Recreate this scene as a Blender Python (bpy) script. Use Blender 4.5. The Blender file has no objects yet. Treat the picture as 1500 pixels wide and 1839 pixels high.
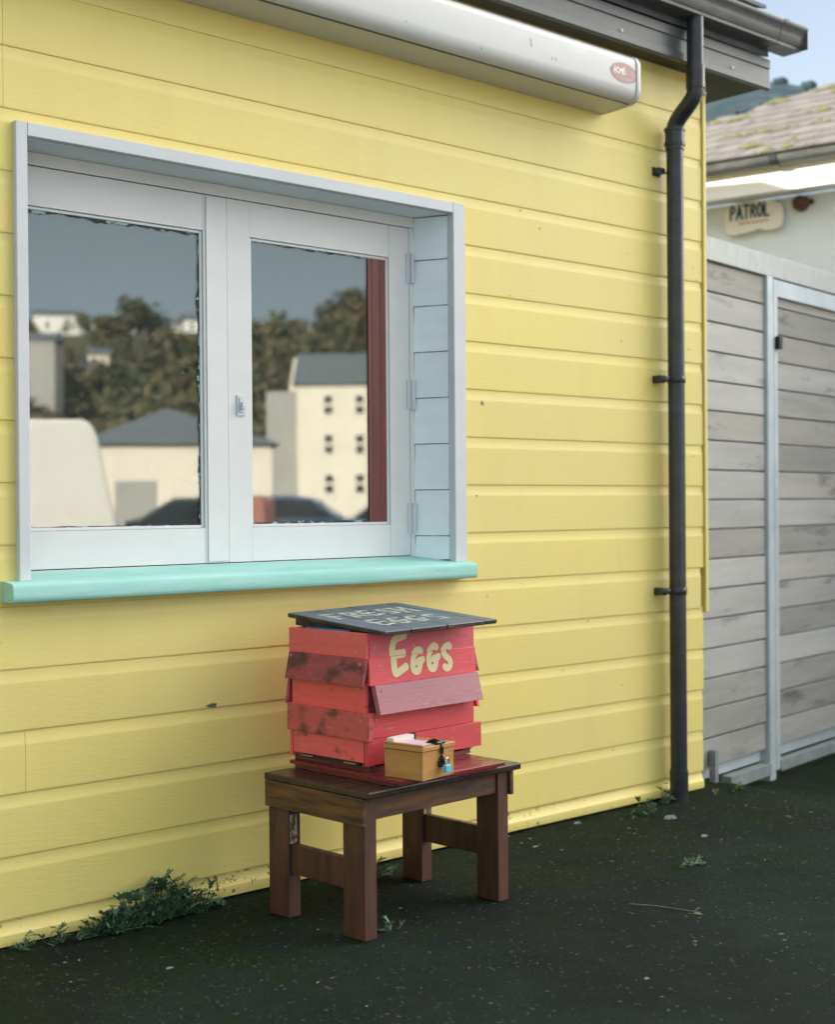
import bpy, bmesh, math, random
import numpy as np
from mathutils import Vector, Matrix
R = math.radians
random.seed(7)
scn = bpy.context.scene
COL = scn.collection

# ------------------------------------------------------------------ camera
yaw, pitch, roll = 0.83865536, 0.00477959, -0.00785318
fw = Vector((math.cos(yaw)*math.cos(pitch), math.sin(yaw)*math.cos(pitch), -math.sin(pitch)))
rt = Vector((math.sin(yaw), -math.cos(yaw), 0)); up = rt.cross(fw)
cr, sr = math.cos(roll), math.sin(roll)
r2 = cr*rt + sr*up; u2 = -sr*rt + cr*up
cam = bpy.data.cameras.new('camera'); co = bpy.data.objects.new('camera', cam); COL.objects.link(co)
m = Matrix.Identity(4)
for i in range(3):
    m[i][0] = r2[i]; m[i][1] = u2[i]; m[i][2] = -fw[i]
m[0][3], m[1][3], m[2][3] = 0.0, -3.6212, 1.192
co.matrix_world = m
cam.sensor_fit = 'HORIZONTAL'; cam.sensor_width = 36; cam.lens = 61.2
cam.clip_start = 0.05; cam.clip_end = 2000
cam.dof.use_dof = True; cam.dof.focus_distance = 4.25; cam.dof.aperture_fstop = 2.8
scn.camera = co

# ------------------------------------------------------------------ sky and sun
SUN_EL, SUN_AZ = 20.0, 150.0            # degrees; azimuth counter-clockwise from +x (behind the yellow hut, to its left)
world = bpy.data.worlds.new('World'); scn.world = world; world.use_nodes = True
wn = world.node_tree.nodes; wl = world.node_tree.links; wn.clear()
out = wn.new('ShaderNodeOutputWorld'); bg = wn.new('ShaderNodeBackground'); bg.inputs[1].default_value = 0.15
sky = wn.new('ShaderNodeTexSky'); sky.sky_type = 'NISHITA'; sky.sun_disc = False
sky.sun_elevation = R(SUN_EL); sky.sun_rotation = R(90.0 - SUN_AZ)
sky.air_density = 1.0; sky.dust_density = 1.5; sky.ozone_density = 1.0
hsv = wn.new('ShaderNodeHueSaturation'); hsv.inputs['Saturation'].default_value = 0.62; hsv.inputs['Value'].default_value = 0.52
wl.new(sky.outputs[0], hsv.inputs['Color'])
# a bank of slate-grey rain cloud low over the hill opposite, broken white cloud elsewhere
tc = wn.new('ShaderNodeTexCoord'); sep = wn.new('ShaderNodeSeparateXYZ'); wl.new(tc.outputs['Generated'], sep.inputs[0])
dot = wn.new('ShaderNodeVectorMath'); dot.operation = 'DOT_PRODUCT'; dot.inputs[1].default_value = (-0.60, -0.80, -0.28)
wl.new(tc.outputs['Generated'], dot.inputs[0])
nz = wn.new('ShaderNodeTexNoise'); nz.inputs['Scale'].default_value = 2.2; nz.inputs['Detail'].default_value = 6
wl.new(tc.outputs['Generated'], nz.inputs['Vector'])
ad = wn.new('ShaderNodeMath'); ad.operation = 'MULTIPLY_ADD'; ad.inputs[1].default_value = 0.35; wl.new(nz.outputs[0], ad.inputs[0]); wl.new(dot.outputs['Value'], ad.inputs[2])
mr = wn.new('ShaderNodeMapRange'); mr.interpolation_type = 'SMOOTHSTEP'
mr.inputs['From Min'].default_value = 0.06; mr.inputs['From Max'].default_value = 0.36; wl.new(ad.outputs[0], mr.inputs['Value'])
mx = wn.new('ShaderNodeMix'); mx.data_type = 'RGBA'
wl.new(mr.outputs[0], mx.inputs['Factor']); 
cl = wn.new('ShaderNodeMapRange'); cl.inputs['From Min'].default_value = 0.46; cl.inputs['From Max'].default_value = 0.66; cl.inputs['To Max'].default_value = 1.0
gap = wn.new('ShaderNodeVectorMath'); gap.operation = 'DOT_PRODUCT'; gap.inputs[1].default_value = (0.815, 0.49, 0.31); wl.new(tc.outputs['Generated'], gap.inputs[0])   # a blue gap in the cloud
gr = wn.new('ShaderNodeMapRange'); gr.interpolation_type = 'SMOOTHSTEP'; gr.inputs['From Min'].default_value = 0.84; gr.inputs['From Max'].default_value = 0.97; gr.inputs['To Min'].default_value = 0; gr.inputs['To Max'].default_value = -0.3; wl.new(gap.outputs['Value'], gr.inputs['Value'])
bd_ = wn.new('ShaderNodeVectorMath'); bd_.operation = 'DOT_PRODUCT'; bd_.inputs[1].default_value = (0.84, -0.38, 0.38); wl.new(tc.outputs['Generated'], bd_.inputs[0])   # unseen bright cloud bank added on the right to light the wall
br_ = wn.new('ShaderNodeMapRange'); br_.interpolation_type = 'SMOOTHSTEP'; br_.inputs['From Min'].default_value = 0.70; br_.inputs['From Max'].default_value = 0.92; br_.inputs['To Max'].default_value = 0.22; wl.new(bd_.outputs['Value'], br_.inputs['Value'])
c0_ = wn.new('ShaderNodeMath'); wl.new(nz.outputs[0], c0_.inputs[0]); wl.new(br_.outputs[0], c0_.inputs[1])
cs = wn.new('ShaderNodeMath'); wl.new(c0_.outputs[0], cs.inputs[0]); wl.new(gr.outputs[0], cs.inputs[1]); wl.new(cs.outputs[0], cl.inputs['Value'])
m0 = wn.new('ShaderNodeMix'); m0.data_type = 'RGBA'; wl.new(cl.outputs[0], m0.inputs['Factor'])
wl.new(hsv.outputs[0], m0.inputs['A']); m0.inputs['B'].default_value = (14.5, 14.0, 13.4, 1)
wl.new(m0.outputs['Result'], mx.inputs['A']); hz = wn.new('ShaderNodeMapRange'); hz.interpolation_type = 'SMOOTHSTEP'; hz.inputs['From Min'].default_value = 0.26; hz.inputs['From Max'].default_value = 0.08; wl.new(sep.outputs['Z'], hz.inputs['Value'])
sc_ = wn.new('ShaderNodeMix'); sc_.data_type = 'RGBA'; wl.new(hz.outputs[0], sc_.inputs['Factor']); sc_.inputs['A'].default_value = (1.55, 1.80, 1.90, 1); sc_.inputs['B'].default_value = (2.05, 2.55, 2.85, 1)
wl.new(sc_.outputs['Result'], mx.inputs['B'])
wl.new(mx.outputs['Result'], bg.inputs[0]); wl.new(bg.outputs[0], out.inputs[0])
sl = bpy.data.lights.new('sun', 'SUN'); sl.energy = 3.6; sl.angle = R(0.6); sl.color = (1.0, 0.93, 0.82)
so = bpy.data.objects.new('sun', sl); COL.objects.link(so)
ts = Vector((math.cos(R(SUN_AZ))*math.cos(R(SUN_EL)), math.sin(R(SUN_AZ))*math.cos(R(SUN_EL)), math.sin(R(SUN_EL))))
so.rotation_euler = ts.to_track_quat('Z', 'Y').to_euler(); so.location = (-10, 12, 15)
scn.view_settings.view_transform = 'Standard'; scn.view_settings.look = 'None'
scn.view_settings.exposure = 1.78; scn.view_settings.gamma = 1; scn.view_settings.use_curve_mapping = False
scn.cycles.max_bounces = 8; scn.cycles.transparent_max_bounces = 8

# ------------------------------------------------------------------ materials
def mat(name, c1, c2=None, rough=0.6, scale=(5, 5, 5), lo=0.35, hi=0.65, bump=0.0, bscale=(60, 60, 60), metal=0.0,
        spots=None, spot_scale=(30, 30, 30), spot_at=0.70, spot_w=0.05, vary=0.0, coat=0.0, rough2=None, spec=0.5, detail=6, coord='Object', spot2=None, sat=0.0):
    """two colours mixed by noise; optional sparse spots; optional per-object brightness variation"""
    M = bpy.data.materials.new(name); M.use_nodes = True
    n, l = M.node_tree.nodes, M.node_tree.links; b = n['Principled BSDF']
    t = n.new('ShaderNodeTexCoord'); oi = n.new('ShaderNodeObjectInfo')
    va = n.new('ShaderNodeVectorMath'); va.operation = 'MULTIPLY_ADD'; va.inputs[1].default_value = (1, 1, 1)
    l.new(t.outputs[coord], va.inputs[0])
    if vary > 0:
        sc = n.new('ShaderNodeVectorMath'); sc.operation = 'SCALE'; sc.inputs[0].default_value = (7.3, 3.1, 9.7)
        l.new(oi.outputs['Random'], sc.inputs['Scale']); l.new(sc.outputs[0], va.inputs[2])
    else: va.inputs[2].default_value = (0, 0, 0)
    def noise(s, det=detail):
        mp = n.new('ShaderNodeMapping'); mp.inputs['Scale'].default_value = s; l.new(va.outputs[0], mp.inputs[0])
        q = n.new('ShaderNodeTexNoise'); q.inputs['Scale'].default_value = 1; q.inputs['Detail'].default_value = det; q.inputs['Roughness'].default_value = 0.6
        l.new(mp.outputs[0], q.inputs['Vector']); return q
    c2 = c2 or tuple(x*0.8 for x in c1)
    a = noise(scale); r = n.new('ShaderNodeMapRange'); r.inputs['From Min'].default_value = lo; r.inputs['From Max'].default_value = hi
    l.new(a.outputs[0], r.inputs[0])
    mxx = n.new('ShaderNodeMix'); mxx.data_type = 'RGBA'; l.new(r.outputs[0], mxx.inputs['Factor'])
    mxx.inputs['A'].default_value = (*c1, 1); mxx.inputs['B'].default_value = (*c2, 1); cur = mxx.outputs['Result']
    def add_spots(cur, col, ss, at, w):
        s = noise(ss, 4); r = n.new('ShaderNodeMapRange'); r.inputs['From Min'].default_value = at; r.inputs['From Max'].default_value = at + w
        l.new(s.outputs[0], r.inputs[0]); k = n.new('ShaderNodeMix'); k.data_type = 'RGBA'; l.new(r.outputs[0], k.inputs['Factor'])
        l.new(cur, k.inputs['A']); k.inputs['B'].default_value = (*col, 1); return k.outputs['Result']
    if spots: cur = add_spots(cur, spots, spot_scale, spot_at, spot_w)
    if spot2: cur = add_spots(cur, *spot2)
    if vary > 0:
        h = n.new('ShaderNodeHueSaturation'); rr = n.new('ShaderNodeMapRange'); rr.inputs['To Min'].default_value = 1-vary; rr.inputs['To Max'].default_value = 1+vary
        l.new(oi.outputs['Random'], rr.inputs[0]); l.new(rr.outputs[0], h.inputs['Value']); l.new(cur, h.inputs['Color']); cur = h.outputs['Color']
    l.new(cur, b.inputs['Base Color'])
    b.inputs['Roughness'].default_value = rough; b.inputs['Metallic'].default_value = metal; b.inputs['Coat Weight'].default_value = coat
    b.inputs['Specular IOR Level'].default_value = spec
    if rough2 is not None:
        q = n.new('ShaderNodeMapRange'); q.inputs['To Min'].default_value = rough; q.inputs['To Max'].default_value = rough2; l.new(r.outputs[0], q.inputs[0]); l.new(q.outputs[0], b.inputs['Roughness'])
    if bump > 0:
        g = noise(bscale, 8); bp = n.new('ShaderNodeBump'); bp.inputs['Strength'].default_value = 1; bp.inputs['Distance'].default_value = bump
        l.new(g.outputs[0], bp.inputs['Height']); l.new(bp.outputs[0], b.inputs['Normal'])
    M['col'] = cur.node.name
    return M

M = {}
def yellow():
    m = mat('yellow_paint', (0.80, 0.648, 0.190), (0.76, 0.628, 0.222), rough=0.5, scale=(1.1, 1, 2.2), bump=0.0007, bscale=(22, 130, 150), vary=0.02,
            spots=(0.20, 0.17, 0.07), spot_scale=(38, 38, 55), spot_at=0.745, spot_w=0.03, spot2=((0.745, 0.60, 0.195), (6, 1, 0.7), 0.52, 0.28))
    n, l = m.node_tree.nodes, m.node_tree.links; b = n['Principled BSDF']
    src = b.inputs['Base Color'].links[0].from_socket
    t = n.new('ShaderNodeTexCoord'); s = n.new('ShaderNodeSeparateXYZ'); l.new(t.outputs['Object'], s.inputs[0])
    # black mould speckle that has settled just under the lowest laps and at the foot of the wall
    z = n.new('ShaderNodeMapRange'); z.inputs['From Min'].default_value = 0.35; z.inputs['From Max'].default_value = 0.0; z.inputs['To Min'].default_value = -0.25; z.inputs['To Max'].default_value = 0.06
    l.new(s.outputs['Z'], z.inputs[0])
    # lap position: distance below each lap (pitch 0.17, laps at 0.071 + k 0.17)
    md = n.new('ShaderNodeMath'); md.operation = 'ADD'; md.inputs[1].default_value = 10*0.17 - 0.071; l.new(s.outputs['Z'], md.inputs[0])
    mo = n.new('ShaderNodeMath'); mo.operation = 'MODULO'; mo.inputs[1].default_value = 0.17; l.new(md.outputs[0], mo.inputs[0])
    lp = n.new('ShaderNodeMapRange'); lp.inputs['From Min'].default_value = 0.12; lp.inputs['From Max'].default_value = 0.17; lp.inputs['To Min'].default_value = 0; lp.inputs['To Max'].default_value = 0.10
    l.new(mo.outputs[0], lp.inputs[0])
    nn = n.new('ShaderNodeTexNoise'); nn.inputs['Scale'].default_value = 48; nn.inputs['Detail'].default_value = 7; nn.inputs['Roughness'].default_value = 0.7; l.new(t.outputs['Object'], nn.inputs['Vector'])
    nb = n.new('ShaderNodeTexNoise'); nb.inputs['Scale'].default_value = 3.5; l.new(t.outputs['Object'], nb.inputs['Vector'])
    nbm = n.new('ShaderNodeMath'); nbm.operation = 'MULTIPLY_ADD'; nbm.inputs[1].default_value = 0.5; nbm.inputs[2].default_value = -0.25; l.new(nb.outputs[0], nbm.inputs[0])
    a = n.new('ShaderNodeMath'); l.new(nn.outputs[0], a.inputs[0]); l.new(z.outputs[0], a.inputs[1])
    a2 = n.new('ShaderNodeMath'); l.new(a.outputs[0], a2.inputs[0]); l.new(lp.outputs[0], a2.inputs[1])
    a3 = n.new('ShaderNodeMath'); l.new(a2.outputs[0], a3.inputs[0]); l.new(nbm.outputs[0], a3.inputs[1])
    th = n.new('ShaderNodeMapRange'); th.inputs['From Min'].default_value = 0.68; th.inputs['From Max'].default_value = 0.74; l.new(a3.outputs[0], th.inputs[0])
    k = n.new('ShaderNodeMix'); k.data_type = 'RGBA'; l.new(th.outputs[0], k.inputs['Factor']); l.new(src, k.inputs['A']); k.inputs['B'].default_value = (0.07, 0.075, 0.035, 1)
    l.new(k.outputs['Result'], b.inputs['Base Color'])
    return m
M['yellow'] = yellow()
M['white_paint'] = mat('white_paint', (0.6, 0.62, 0.655), (0.56, 0.585, 0.62), rough=0.42, scale=(6, 6, 9), bump=0.0004, bscale=(30, 30, 90), vary=0.02, spots=(0.3, 0.3, 0.28), spot_scale=(60, 60, 60), spot_at=0.79, spot_w=0.02)
M['sash_paint'] = mat('sash_paint', (0.7, 0.695, 0.705), (0.655, 0.66, 0.675), rough=0.42, scale=(6, 6, 9), bump=0.0003, bscale=(40, 40, 40), vary=0.02, spots=(0.3, 0.3, 0.28), spot_scale=(60, 60, 60), spot_at=0.79, spot_w=0.02)
M['reveal_paint'] = mat('reveal_paint', (0.8, 0.87, 0.9), (0.74, 0.82, 0.86), rough=0.5, scale=(6, 6, 20), bump=0.0006, bscale=(20, 20, 120), vary=0.03)
M['turquoise'] = mat('turquoise_paint', (0.26, 0.58, 0.51), (0.38, 0.66, 0.60), rough=0.65, scale=(3, 8, 30), bump=0.0006, bscale=(16, 90, 90), spots=(0.12, 0.38, 0.33), spot_scale=(5, 20, 70), spot_at=0.66, spot_w=0.1)
M['putty'] = mat('old_putty', (0.022, 0.035, 0.038), (0.3, 0.44, 0.48), rough=0.8, scale=(26, 26, 60), lo=0.53, hi=0.58)
M['metal_white'] = mat('awning_enamel', (0.56, 0.5609, 0.5585), (0.532, 0.5325, 0.5256), rough=0.35, scale=(1.5, 3, 3), spots=(0.30, 0.28, 0.25), spot_scale=(14, 40, 30), spot_at=0.76, spot_w=0.015, spot2=((0.62, 0.60, 0.55), (3, 10, 10), 0.62, 0.15))
M['black_metal'] = mat('painted_iron', (0.016, 0.022, 0.025), (0.034, 0.04, 0.042), rough=0.3, scale=(9, 9, 20), bump=0.0006, bscale=(70, 70, 70), spots=(0.35, 0.38, 0.40), spot_scale=(40, 40, 22), spot_at=0.775, spot_w=0.02)
M['fascia'] = mat('fascia_paint', (0.085, 0.098, 0.10), (0.12, 0.125, 0.12), rough=0.42, scale=(5, 5, 14), bump=0.0004, bscale=(30, 30, 30))
M['soffit'] = mat('soffit_board', (0.05, 0.055, 0.04), (0.07, 0.07, 0.05), rough=0.7)
M['gutter'] = mat('gutter_plastic', (0.06, 0.068, 0.068), (0.11, 0.115, 0.11), rough=0.33, scale=(7, 12, 25), spots=(0.2, 0.2, 0.18), spot_scale=(30, 30, 30), spot_at=0.68, spot_w=0.1)
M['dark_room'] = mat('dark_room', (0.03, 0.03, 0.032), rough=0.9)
M['dark_red'] = mat('dark_red_trim', (0.17, 0.035, 0.03), (0.12, 0.026, 0.022), rough=0.4, scale=(30, 30, 5), bump=0.0005, bscale=(60, 60, 9))
M['pink_post'] = mat('inside_post', (0.75, 0.3, 0.2), (0.62, 0.33, 0.12), rough=0.5, scale=(2, 2, 3))
M['grey_slate'] = mat('grey_slate', (0.10, 0.12, 0.14), (0.16, 0.18, 0.19), rough=0.7, scale=(6, 6, 6))
M['cream_render'] = mat('cream_render', (0.86, 0.78, 0.64), (0.80, 0.73, 0.60), rough=0.8, scale=(0.6, 0.6, 0.6))
M['white_render'] = mat('white_render', (0.86, 0.83, 0.78), (0.80, 0.77, 0.72), rough=0.8, scale=(0.6, 0.6, 0.6))
M['grey_render'] = mat('grey_render', (0.42, 0.40, 0.36), (0.36, 0.35, 0.32), rough=0.8, scale=(0.6, 0.6, 0.6))
M['glass_dark'] = mat('dark_window_glass', (0.02, 0.025, 0.03), rough=0.15)
M['leaf_green'] = mat('wood_crown', (0.045, 0.062, 0.022), (0.115, 0.088, 0.040), rough=0.8, scale=(0.35, 0.35, 0.35), vary=0.3, lo=0.4, hi=0.6)
M['bark'] = mat('bark', (0.09, 0.07, 0.05), rough=0.9)
M['hill'] = mat('hillside_scrub', (0.07, 0.08, 0.028), (0.115, 0.088, 0.042), rough=0.9, scale=(0.05, 0.05, 0.05), lo=0.4, hi=0.6, spots=(0.035, 0.05, 0.02), spot_scale=(0.08, 0.08, 0.08), spot_at=0.52, spot_w=0.1)

def glass():
    g = bpy.data.materials.new('window_glass'); g.use_nodes = True; n, l = g.node_tree.nodes, g.node_tree.links
    n.remove(n['Principled BSDF']); o = n['Material Output']
    t = n.new('ShaderNodeBsdfTransparent'); t.inputs[0].default_value = (0.80, 0.84, 0.84, 1)
    gl = n.new('ShaderNodeBsdfGlossy'); gl.inputs['Roughness'].default_value = 0.0; gl.inputs['Color'].default_value = (0.97, 0.985, 0.97, 1)
    tc = n.new('ShaderNodeTexCoord'); nz = n.new('ShaderNodeTexNoise'); nz.inputs['Scale'].default_value = 2.5; nz.inputs['Detail'].default_value = 1; l.new(tc.outputs['Object'], nz.inputs['Vector'])
    bp = n.new('ShaderNodeBump'); bp.inputs['Distance'].default_value = 0.00012; bp.inputs['Strength'].default_value = 1; l.new(nz.outputs[0], bp.inputs['Height']); l.new(bp.outputs[0], gl.inputs['Normal'])
    mx = n.new('ShaderNodeMixShader'); mx.inputs[0].default_value = GLASS_REFL; l.new(t.outputs[0], mx.inputs[1]); l.new(gl.outputs[0], mx.inputs[2]); 
    # thin film of dried rain spots
    d = n.new('ShaderNodeBsdfDiffuse'); d.inputs[0].default_value = (0.6, 0.6, 0.56, 1)
    n2 = n.new('ShaderNodeTexNoise'); n2.inputs['Scale'].default_value = 70; n2.inputs['Detail'].default_value = 3; l.new(tc.outputs['Object'], n2.inputs['Vector'])
    r = n.new('ShaderNodeMapRange'); r.inputs['From Min'].default_value = 0.62; r.inputs['From Max'].default_value = 0.85; r.inputs['To Min'].default_value = 0.012; r.inputs['To Max'].default_value = 0.25; l.new(n2.outputs[0], r.inputs[0])
    m2 = n.new('ShaderNodeMixShader'); l.new(r.outputs[0], m2.inputs[0]); l.new(mx.outputs[0], m2.inputs[1]); l.new(d.outputs[0], m2.inputs[2]); l.new(m2.outputs[0], o.inputs[0])
    return g
GLASS_REFL = 0.145
M['glass'] = glass()

# ------------------------------------------------------------------ helpers
class MB:
    def __init__(s): s.v, s.f = [], []
    def add(s, vs, fs):
        k = len(s.v); s.v += [tuple(p) for p in vs]; s.f += [tuple(i + k for i in f) for f in fs]; return s
    def box(s, x0, x1, y0, y1, z0, z1, T=None):
        vs = [(x, y, z) for z in (z0, z1) for y in (y0, y1) for x in (x0, x1)]
        if T: vs = [tuple(T @ Vector(p)) for p in vs]
        return s.add(vs, [(0, 2, 3, 1), (4, 5, 7, 6), (0, 1, 5, 4), (2, 6, 7, 3), (0, 4, 6, 2), (1, 3, 7, 5)])
    def prism(s, ring, axis, a, b):
        """ring of 2D points extruded along an axis: 'x' -> (y,z); 'y' -> (x,z); 'z' -> (x,y)"""
        def P(p, t): return {'x': (t, p[0], p[1]), 'y': (p[0], t, p[1]), 'z': (p[0], p[1], t)}[axis]
        n = len(ring); vs = [P(p, a) for p in ring] + [P(p, b) for p in ring]
        fs = [(i, (i+1) % n, n+(i+1) % n, n+i) for i in range(n)] + [tuple(range(n))[::-1], tuple(range(n, 2*n))]
        return s.add(vs, fs)
    def hexa(s, p):   # 8 points: bottom four, top four (same order)
        return s.add(p, [(3, 2, 1, 0), (4, 5, 6, 7), (0, 1, 5, 4), (1, 2, 6, 5), (2, 3, 7, 6), (3, 0, 4, 7)])
    def tube(s, pts, r, n=10, cap=True):
        pts = [Vector(p) for p in pts]; rr = r if isinstance(r, (list, tuple)) else [r]*len(pts); vs = []; a = None
        for i, p in enumerate(pts):
            d = ((pts[min(i+1, len(pts)-1)] - p).normalized() + (p - pts[max(i-1, 0)]).normalized())
            if d.length < 1e-6: d = Vector((0, 0, 1))
            d.normalize()
            if a is None: a = d.orthogonal().normalized()
            a = (a - d*a.dot(d)).normalized(); b = d.cross(a)
            for k in range(n):
                t = 2*math.pi*k/n; vs.append(p + rr[i]*(math.cos(t)*a + math.sin(t)*b))
        fs = [(i*n+k, i*n+(k+1) % n, (i+1)*n+(k+1) % n, (i+1)*n+k) for i in range(len(pts)-1) for k in range(n)]
        if cap: fs += [tuple(range(n))[::-1], tuple(range((len(pts)-1)*n, len(pts)*n))]
        return s.add(vs, fs)
    def mesh(s, name, bevel=0, smooth=False, seg=1):
        me = bpy.data.meshes.new(name); me.from_pydata(s.v, [], s.f); me.update()
        bm = bmesh.new(); bm.from_mesh(me); bmesh.ops.recalc_face_normals(bm, faces=bm.faces)
        if bevel:
            es = [e for e in bm.edges if len(e.link_faces) == 2 and e.calc_face_angle(0) > 0.6]
            bmesh.ops.bevel(bm, geom=es, offset=bevel, segments=seg, affect='EDGES', profile=0.6, clamp_overlap=True)
        bm.to_mesh(me); bm.free()
        if smooth:
            for p in me.polygons: p.use_smooth = True
        return me
    def obj(s, name, mt, parent=None, bevel=0, smooth=False, kind=None, seg=1, **kw):
        me = s.mesh(name, bevel, smooth, seg); me.materials.append(M[mt] if isinstance(mt, str) else mt)
        o = bpy.data.objects.new(name, me); COL.objects.link(o)
        if parent: o.parent = parent
        if kind: o['kind'] = kind
        for k, v in kw.items(): o[k] = v
        return o
def autosmooth(o, ang=35):
    me = o.data
    for p in me.polygons: p.use_smooth = True
    bm = bmesh.new(); bm.from_mesh(me)
    for e in bm.edges: e.smooth = not (len(e.link_faces) != 2 or e.calc_face_angle(0) > R(ang))
    bm.to_mesh(me); bm.free(); return o
def thing(name, label, cat, loc=(0, 0, 0), rz=0, group=None, rot=None):
    o = bpy.data.objects.new(name, None); COL.objects.link(o); o.location = loc; o.rotation_euler = rot or (0, 0, rz)
    o['label'] = label; o['category'] = cat
    if group: o['group'] = group
    return o
def copy_tree(root, loc, rz, label=None):
    r = root.copy(); COL.objects.link(r); r.location = loc; r.rotation_euler = (0, 0, rz)
    if label: r['label'] = label
    for ch in list(root.children):
        c = ch.copy(); COL.objects.link(c); c.parent = r
    return r

LETTER = {  # hand-painted strokes in a unit box
 'E': [[(0.9, 0.97), (0.35, 0.93), (0.12, 0.8), (0.1, 0.5), (0.16, 0.12), (0.3, 0.06), (0.9, 0.2)], [(0.14, 0.52), (0.82, 0.55)]],
 'G': [[(0.85, 0.88), (0.62, 0.95), (0.3, 0.8), (0.12, 0.5), (0.16, 0.2), (0.38, 0.06), (0.66, 0.14), (0.74, 0.45)], [(0.5, 0.46), (0.92, 0.52)]],
 'S': [[(0.88, 0.86), (0.7, 0.95), (0.32, 0.85), (0.22, 0.65), (0.48, 0.52), (0.8, 0.38), (0.82, 0.16), (0.5, 0.05), (0.3, 0.16)]],
 'F': [[(0.9, 0.92), (0.15, 0.92), (0.15, 0.05)], [(0.15, 0.5), (0.75, 0.5)]],
 'R': [[(0.15, 0.05), (0.15, 0.92), (0.7, 0.9), (0.85, 0.7), (0.65, 0.5), (0.15, 0.48)], [(0.5, 0.48), (0.9, 0.05)]],
 'H': [[(0.15, 0.05), (0.15, 0.95)], [(0.85, 0.05), (0.85, 0.95)], [(0.15, 0.5), (0.85, 0.5)]],
 'P': [[(0.15, 0.02), (0.15, 0.95), (0.7, 0.93), (0.85, 0.72), (0.68, 0.5), (0.15, 0.48)]],
 'A': [[(0.05, 0.02), (0.5, 0.97), (0.95, 0.02)], [(0.25, 0.35), (0.75, 0.35)]],
 'T': [[(0.05, 0.95), (0.95, 0.95)], [(0.5, 0.95), (0.5, 0.02)]],
 'O': [[(0.5, 0.97), (0.15, 0.8), (0.1, 0.5), (0.15, 0.2), (0.5, 0.03), (0.85, 0.2), (0.9, 0.5), (0.85, 0.8), (0.5, 0.97)]],
 'L': [[(0.15, 0.97), (0.15, 0.05), (0.85, 0.05)]],
 'C': [[(0.9, 0.8), (0.6, 0.97), (0.2, 0.8), (0.1, 0.5), (0.2, 0.2), (0.6, 0.03), (0.9, 0.2)]],
 'M': [[(0.08, 0.02), (0.15, 0.97), (0.5, 0.35), (0.85, 0.97), (0.92, 0.02)]],
 'b': [[(0.2, 1.0), (0.2, 0.05), (0.7, 0.08), (0.85, 0.3), (0.7, 0.55), (0.2, 0.5)]],
 'l': [[(0.5, 1.0), (0.5, 0.03)]], 'i': [[(0.5, 0.6), (0.5, 0.03)]],
 'n': [[(0.2, 0.6), (0.2, 0.03)], [(0.2, 0.5), (0.6, 0.62), (0.82, 0.4), (0.82, 0.03)]],
 'd': [[(0.8, 1.0), (0.8, 0.05), (0.3, 0.08), (0.15, 0.3), (0.3, 0.55), (0.8, 0.5)]],
 's': [[(0.8, 0.55), (0.4, 0.62), (0.25, 0.45), (0.75, 0.25), (0.6, 0.05), (0.2, 0.08)]],
 '-': [[(0, 0.5), (1, 0.5)]],
}
def lettering(name, mt, items, surf, cell, parent, wob=0.15, seed=3, lab=None):
    """items: (char, x, z, w, h, half-stroke). surf(x,z)->3D point. Builds the painted area as a fine grid skin lying on the surface."""
    rng = np.random.default_rng(seed); segs = []
    for ch, x, z, w, h, hs in items:
        for pl in LETTER[ch]:
            p = [(x + a*w, z + b*h) for a, b in pl]
            if len(p) > 3:
                for _ in range(2): p = [p[0]] + [q for i in range(len(p)-1) for q in ((p[i][0]*.75+p[i+1][0]*.25, p[i][1]*.75+p[i+1][1]*.25), (p[i][0]*.25+p[i+1][0]*.75, p[i][1]*.25+p[i+1][1]*.75))] + [p[-1]]
            segs += [(p[i], p[i+1], hs) for i in range(len(p)-1)]
    xs = [q[0] for sgm in segs for q in sgm[:2]]; zs = [q[1] for sgm in segs for q in sgm[:2]]; pad = max(sg[2] for sg in segs)*1.5
    X = np.arange(min(xs)-pad, max(xs)+pad, cell); Z = np.arange(min(zs)-pad, max(zs)+pad, cell); gx, gz = np.meshgrid(X, Z, indexing='ij')
    ph = rng.uniform(0, 6.28, 6); D = np.full(gx.shape, 9.0)
    k = 6.28/(pad*5)
    wobble = 1 + wob*(np.sin(gx*k+ph[0])*np.sin(gz*k*1.3+ph[1]) + 0.6*np.sin(gx*k*2.7+ph[2]+gz*k*1.9))
    for (a, b, hs) in segs:
        ax, az = a; bx, bz = b; L = (bx-ax)**2+(bz-az)**2+1e-12
        t = np.clip(((gx-ax)*(bx-ax)+(gz-az)*(bz-az))/L, 0, 1)
        D = np.minimum(D, np.hypot(gx-ax-t*(bx-ax), gz-az-t*(bz-az))/hs)
    inside = D < wobble; ids = {}; vs = []; fs = []
    def vid(i, j):
        if (i, j) not in ids: ids[(i, j)] = len(vs); vs.append(tuple(surf(X[0]+i*cell-cell/2, Z[0]+j*cell-cell/2)))
        return ids[(i, j)]
    for i, j in zip(*np.nonzero(inside)): fs.append((vid(i, j), vid(i+1, j), vid(i+1, j+1), vid(i, j+1)))
    me = bpy.data.meshes.new(name); me.from_pydata(vs, [], fs); me.update(); me.materials.append(M[mt])
    o = bpy.data.objects.new(name, me); COL.objects.link(o); o.parent = parent
    if lab: o['label'] = lab
    return o

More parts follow.
